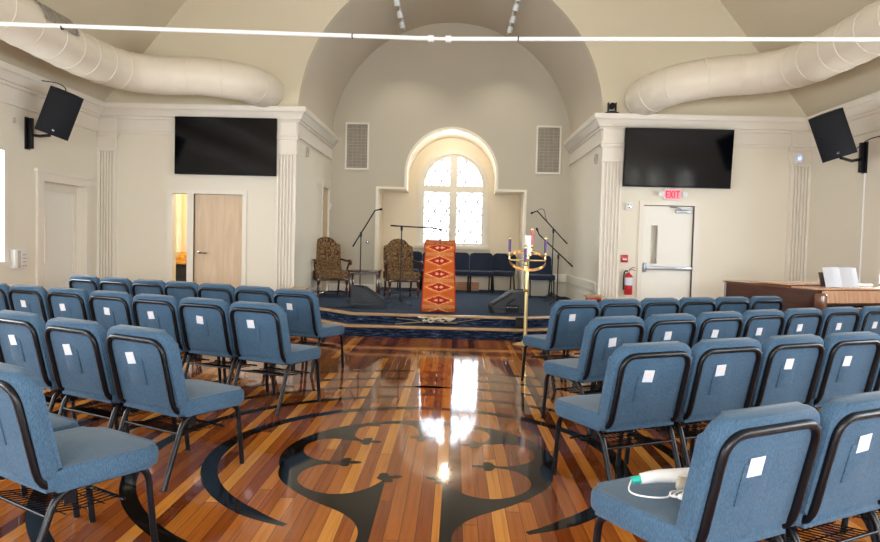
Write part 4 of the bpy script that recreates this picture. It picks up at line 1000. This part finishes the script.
# ------------------------------------------------------------------ microphone stands
def micstand(loc, ztop, b0, b1, lab, mic=True, feet=(0, 120, 240), clip=None):
    t = thing('microphone_stand', lab, 'microphone stand', loc, group='microphone stands on the stage')
    link('pole', tube(bmesh.new(), [(0, 0, .06), (0, 0, ztop)], .011, 8), 'black', t, 60)
    for a in feet: link('leg', tube(bmesh.new(), [(0, 0, .12), (.33*cos(rad(a)), .33*sin(rad(a)), .01)], .009, 8), 'black', t, 60)
    link('hub', lathe(bmesh.new(), [(.0, .07), (.028, .07), (.03, .12), (.016, .16), (0, .16)], 14), 'black', t, 60)
    link('clutch', lathe(bmesh.new(), [(0, -.06), (.018, -.06), (.022, .0), (.018, .03), (0, .03)], 12, c=(0, 0, ztop)), 'black', t, 60)
    b0, b1 = Vector(b0), Vector(b1)
    bo = link('boom', tube(bmesh.new(), [b0, b1], .012, 8), 'black', t, 60)
    link('counterweight', tube(bmesh.new(), [b0, b0+(b1-b0).normalized()*.12], .014, 8), 'black', bo, 60)
    if mic:
        dr = (b1-b0).normalized(); dn = Vector((dr.x*1.0, -.25, -.35 if dr.z > -.2 else .1)).normalized()
        if clip: dn = Vector(clip).normalized()
        p = [b1, b1+dn*.03, b1+dn*.09, b1+dn*.10, b1+dn*.13, b1+dn*.14]
        link('microphone', tube(bmesh.new(), p, [.009, .010, .013, .02, .02, .01], 12), 'matte', t, 60)
micstand((-1.64, 12.0, Z2), 1.19, (-.14, 0, .96), (.24, -.02, 1.60), 'black boom microphone stand between the left armchair and the niche', clip=(.5, -.2, .1))
micstand((-.90, 11.62, Z2), 1.31, (-.19, 0, 1.335), (.55, 0, 1.31), 'black boom microphone stand in front of the right armchair', feet=(-50, -140, 90), clip=(1, -.1, -.25))
micstand((1.93, 13.55, Z2), 1.37, (.28, 0, 1.11), (-.33, 0, 1.74), 'black boom microphone stand nearest the chancel wall on the right, its boom highest', clip=(-.8, -.2, -.35))
micstand((1.90, 12.6, Z2), .88, (.27, 0, .69), (-.36, 0, 1.26), 'black boom microphone stand at the right of the stage with its boom lower', feet=(-120, 10, 130), clip=(-.3, -.2, .6))
tag(link('microphone_cable', tube(bmesh.new(), smooth_path([(1.60, 13.54, 2.05), (1.68, 13.5, 2.09), (1.74, 13.5, 2.04), (1.76, 13.5, 1.93), (1.80, 13.52, 1.86)]), .005, 6), 'rubber'), 'thin cable looping from the highest boom on the right', 'cable')

# ------------------------------------------------------------------ advent candelabra
t = thing('candelabra', 'tall brass wreath stand with a ring of candle cups before the stage', 'candle stand', (1.0, 9.42, 0))
link('base', lathe(bmesh.new(), [(0, 0), (.17, 0), (.175, .012), (.14, .022), (.06, .035), (.035, .06), (0, .06)], 28), 'brass', t, 50)
link('pole', tube(bmesh.new(), [(0, 0, .05), (0, 0, 1.22)], .026, 18), 'brass', t, 50)
bm = bmesh.new()
for z in (.75, 1.165): lathe(bm, [(.026, z-.02), (.042, z), (.026, z+.02)], 18)
link('collar', bm, 'brass', t, 50)
R = .245; zr = 1.165
bm = bmesh.new(); n = 40
A = [[bm.verts.new(((R+dx)*cos(2*PI*k/n), (R+dx)*sin(2*PI*k/n)*.9, zr+dz+.5*(R+dx)*sin(2*PI*k/n))) for k in range(n)] for dx, dz in ((0, -.018), (.006, -.018), (.006, .018), (0, .018))]
for i in range(4):
    for k in range(n): bm.faces.new((A[i][k], A[i][(k+1) % n], A[(i+1) % 4][(k+1) % n], A[(i+1) % 4][k]))
# tip the ring slightly toward the hall so its hoop reads open
link('ring', bm, 'copper', t, 50)
link('cross_arm', tube(tube(bmesh.new(), [(-R, 0, zr), (R, 0, zr)], .013, 10), [(0, -R*.9, zr-.5*R), (0, R*.9, zr+.5*R)], .011, 10), 'brass', t, 50)
CAN = []
for k, a in enumerate((176, 258, 4, 72)):
    x, y = R*cos(rad(a)), R*.9*sin(rad(a)); cz = zr+.5*R*sin(rad(a))
    bm = bmesh.new(); lathe(bm, [(0, .0), (.012, .0), (.012, .05), (.04, .062), (.042, .068), (.016, .072), (.018, .11), (.015, .11), (0, .10)], 16, c=(x, y, cz)); cup = link('candle_cup', bm, 'brass', t, 50); CAN.append((x, y, cz))
link('center_cup', lathe(bmesh.new(), [(0, 1.22), (.03, 1.22), (.06, 1.235), (.06, 1.245), (0, 1.245)], 20), 'brass', t, 50)
for (x, y, cz), m, hh, lb in zip(CAN, ('purple', 'purple', 'purple', 'pink'), (.22, .23, .23, .25), ('purple candle at the left of the brass ring', 'purple candle at the front of the brass ring', 'purple candle at the right of the brass ring', 'pink candle at the back of the brass ring, tallest of the slim ones')):
    c = thing('candle', lb, 'candle', (1.0+x, 9.42+y, cz+.10), group='candles in the brass ring')
    link('wax', lathe(bmesh.new(), [(0, 0), (.0185, 0), (.0185, hh-.04), (0, hh-.04)], 14), m, c, 50); link('candle_follower', lathe(bmesh.new(), [(0, hh-.045), (.021, hh-.045), (.021, hh-.015), (.008, hh), (0, hh)], 14), 'brass', c, 50)
c = thing('candle', 'thick white pillar candle in the middle of the brass ring', 'candle', (1.0, 9.42, 1.245))
link('wax', lathe(bmesh.new(), [(0, 0), (.043, 0), (.045, .004), (.045, .255), (.04, .26), (0, .255)], 24), 'wax', c, 50); link('wick', tube(bmesh.new(), [(0, 0, .25), (0, 0, .27)], .002, 5), 'rubber', c)

# ------------------------------------------------------------------ small wooden stands by the pilasters
def stand(loc, lab, redtop=False):
    t = thing('wooden_stand', lab, 'stand', loc, group='small wooden stands beside the arch')
    h = .43
    link('top', box(box(bmesh.new(), (0, 0, h-.008), (.28, .26, .018), bev=.004), (0, 0, h-.03), (.24, .22, .014)), 'nosing', t)
    link('shelf', box(bmesh.new(), (0, 0, h-.055), (.22, .2, .022), bev=.004), 'red' if redtop else 'mahogany', t)
    for sx in (-1, 1):
        for sy in (-1, 1): link('leg', box(bmesh.new(), (sx*.09, sy*.08, (h-.06)/2), (.03, .03, h-.06)), 'mahogany', t, 0)
stand((-2.50, 11.05, Z1), 'small low wooden stand with a pale top beside the left arch pilaster')
stand((2.26, 11.10, Z1), 'small low wooden stand with a red shelf beside the right arch pilaster', True)

# ------------------------------------------------------------------ piano
t = thing('grand_piano', 'walnut baby grand piano with its lid closed beside the right wall', 'piano', (4.73, 8.0, 0), rad(20))
# local: keyboard faces -Y, bass side at -X
wk = .74
out = [(-wk, 0), (wk, 0), (wk, .55)]+cr2([(wk, .55), (.66, .85), (.45, 1.05), (.22, 1.25), (.02, 1.50), (-.16, 1.58), (-.40, 1.62), (-.62, 1.55), (-.74, 1.38)], 5)[1:]
link('case', plateZ([out], .62, .95), 'piano', t, 30)
ins = [(a*1.012+.0, b*1.008+.012) for a, b in out]; lid = [(a, b) if b > .3 else (a, .36) for a, b in ins]
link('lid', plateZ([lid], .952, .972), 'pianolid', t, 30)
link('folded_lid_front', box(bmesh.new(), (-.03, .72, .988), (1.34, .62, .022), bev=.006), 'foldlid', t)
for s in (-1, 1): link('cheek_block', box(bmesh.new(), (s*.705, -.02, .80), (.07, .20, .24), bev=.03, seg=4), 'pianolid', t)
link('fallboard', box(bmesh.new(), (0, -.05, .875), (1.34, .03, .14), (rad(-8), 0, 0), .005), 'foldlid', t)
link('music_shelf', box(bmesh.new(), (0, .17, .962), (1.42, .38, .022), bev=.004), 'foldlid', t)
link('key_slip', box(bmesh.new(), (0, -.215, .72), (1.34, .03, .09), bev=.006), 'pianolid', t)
link('key_bed', box(bmesh.new(), (0, -.10, .665), (1.46, .26, .05), bev=.004), 'piano', t)
for i in range(52):
    x = -.65+1.3*(i+.5)/52
    if i == 0: k0 = link('white_key', box(bmesh.new(), (0, -.10, .745), (.0235, .20, .03), bev=.002), 'ivory', t); k0.location.x = x
    else: kk = k0.copy(); COL.objects.link(kk); kk.parent = t; kk.location.x = x
j = 0
for i in range(51):
    if i % 7 in (1, 4): continue
    x = -.65+1.3*(i+1)/52
    if j == 0: k1 = link('black_key', box(bmesh.new(), (0, -.05, .767), (.012, .11, .02), bev=.002), 'black', t); k1.location.x = x
    else: kk = k1.copy(); COL.objects.link(kk); kk.parent = t; kk.location.x = x
    j += 1
bm = box(bmesh.new(), (-.22, .215, 1.06), (.44, .015, .17), (rad(-14), 0, 0), .004); link('music_desk', bm, 'piano', t)
for x, y in ((-.60, .12), (.60, .12), (-.38, 1.40)):
    lg = link('leg', lathe(bmesh.new(), [(.025, .05), (.035, .08), (.03, .12), (.05, .30), (.055, .45), (.04, .52), (.065, .56), (.065, .63)], 16, c=(x, y, 0)), 'piano', t, 50)
    link('caster', lathe(bmesh.new(), [(0, -.012), (.025, -.012), (.025, .012), (0, .012)], 14, T=Matrix.Translation((x, y, .026)) @ Matrix.Rotation(PI/2, 4, 'Y')), 'brass', lg, 50)
bm = bmesh.new(); box(bm, (0, .10, .10), (.16, .05, .12), bev=.006)
for s in (-1, 1): tube(bm, [(s*.07, .12, .15), (s*.03, .18, .63)], .012, 8)
for k in (-1, 0, 1): box(bm, (k*.05, .04, .07), (.022, .12, .01), bev=.003)
link('pedal_lyre', bm, 'piano', t)
# open music book, leaning on the desk
bk = thing('music_book', 'open white music book standing on the piano', 'book', (0, 0, 0))
Mx = Matrix.Translation((4.73, 8.0, 0)) @ Matrix.Rotation(rad(20), 4, 'Z') @ Matrix.Translation((-.23, .09, .976)) @ Matrix.Rotation(rad(-16), 4, 'X')
bk.matrix_world = Mx
for s in (-1, 1):
    bm = bmesh.new(); A = []; 
    for i in range(7):
        u = i/6; x = s*u*.255; y = -.014*sin(u*PI*.9)-.004
        A.append([bm.verts.new((x+.02*s*0, y+q, z)) for z, q in ((0, 0), (.232+.006*(1-u), 0), (.232+.006*(1-u), .004), (0, .004))])
    for P, Q in zip(A, A[1:]):
        for k in range(4): bm.faces.new((P[k], P[(k+1) % 4], Q[(k+1) % 4], Q[k]))
    bm.faces.new(A[0]); bm.faces.new(A[-1][::-1]); link('page', bm, 'paper', bk, 30)

# ------------------------------------------------------------------ light: daylight through the seen and the added windows
world = bpy.data.worlds.new('World'); bpy.context.scene.world = world; world.use_nodes = True
bg = world.node_tree.nodes['Background']; bg.inputs[0].default_value = (.86, .93, 1, 1); bg.inputs[1].default_value = 3.0
def area(name, loc, rot, sx, sy, power, col=(1, 1, 1)):
    L = bpy.data.lights.new(name, 'AREA'); L.shape = 'RECTANGLE'; L.size = sx; L.size_y = sy; L.energy = power; L.color = col
    o = bpy.data.objects.new(name, L); COL.objects.link(o); o.location = loc; o.rotation_euler = rot; return o
for a, b in WL: area('daylight', (XL-.45, (a+b)/2, 1.75), (0, -PI/2, 0), 1.7, 1.25, 150, (.84, .92, 1))
for a, b in WRR: area('daylight', (XR+.45, (a+b)/2, 1.75), (0, PI/2, 0), 1.7, 1.25, 150, (.84, .92, 1))
for a, b in RW: area('daylight', ((a+b)/2, YR-.5, 1.95), (PI/2, 0, 0), 1.3, 2.0, 240, (.95, .97, 1))
area('daylight', (WC, YN+.5, 2.35), (-PI/2, 0, 0), 1.7, 2.3, 42, (.97, .98, 1))
def pt(name, loc, power, col, r=.1):
    L = bpy.data.lights.new(name, 'POINT'); L.energy = power; L.color = col; L.shadow_soft_size = r
    o = bpy.data.objects.new(name, L); COL.objects.link(o); o.location = loc
pt('side_room_lamp', (-4.3, 12.4, 2.3), 26, (1, .95, .84))
pt('vestibule_fill', (3.55, YF+.19, 2.45), 3, (1, .9, .75), .05)  # added fill that brightens the exit door slit, no fixture known there
for x in (-.10,): # recessed lamp in the soffit of the niche
    zz = NZ-.12 if abs(x+.1) > .5 else 3.66
    t = thing('recessed_lamp', 'round recessed lamp at the top of the niche arch', 'lamp', (x if abs(x+.1) < .5 else x*1.38, 15.1, NZ if abs(x+.1) > .5 else NAZ+NR))
    link('lamp_trim', lathe(bmesh.new(), [(0, -.012), (.05, -.012), (.055, -.002), (0, -.002)], 20), 'trim', t)
    pt('niche_lamp', (t.location.x, 15.1, t.location.z-.09), 11, (1, .9, .74), .05)
for x in (-1.13, .97):
    for y in (12.25, 13.5):
        L = bpy.data.lights.new('track_spot', 'SPOT'); L.energy = 40; L.color = (1, .93, .82); L.spot_size = rad(110); L.spot_blend = .8; L.shadow_soft_size = .05
        o = bpy.data.objects.new('track_spot', L); COL.objects.link(o); o.location = (x*.94, y-.12, 5.38); o.rotation_euler = (rad(10), 0, 0)

# ------------------------------------------------------------------ camera
f, yaw, pit, roll, ch = 687.19, .020228, .040460, -.025259, 1.3688
cy, sy, cp, sp = cos(yaw), sin(yaw), cos(pit), sin(pit)
F = Vector((-sy*cp, cy*cp, -sp)); R0 = Vector((cy, sy, 0)); U0 = R0.cross(F)
Rr = R0*cos(roll)-U0*sin(roll); U = R0*sin(roll)+U0*cos(roll)
cam = bpy.data.cameras.new('Camera'); co_ = bpy.data.objects.new('Camera', cam); COL.objects.link(co_)
cam.sensor_width = 36; cam.sensor_fit = 'HORIZONTAL'; cam.lens = f/880*36; cam.clip_start = .05
co_.matrix_world = Matrix(((Rr.x, U.x, -F.x, 0), (Rr.y, U.y, -F.y, 0), (Rr.z, U.z, -F.z, ch), (0, 0, 0, 1)))
sc_ = bpy.context.scene; sc_.camera = co_
sc_.view_settings.view_transform = 'Standard'; sc_.view_settings.look = 'None'; sc_.view_settings.exposure = .45; sc_.view_settings.gamma = 1
sc_.cycles.max_bounces = 12; sc_.cycles.diffuse_bounces = 7; sc_.cycles.glossy_bounces = 4; sc_.cycles.transparent_max_bounces = 12
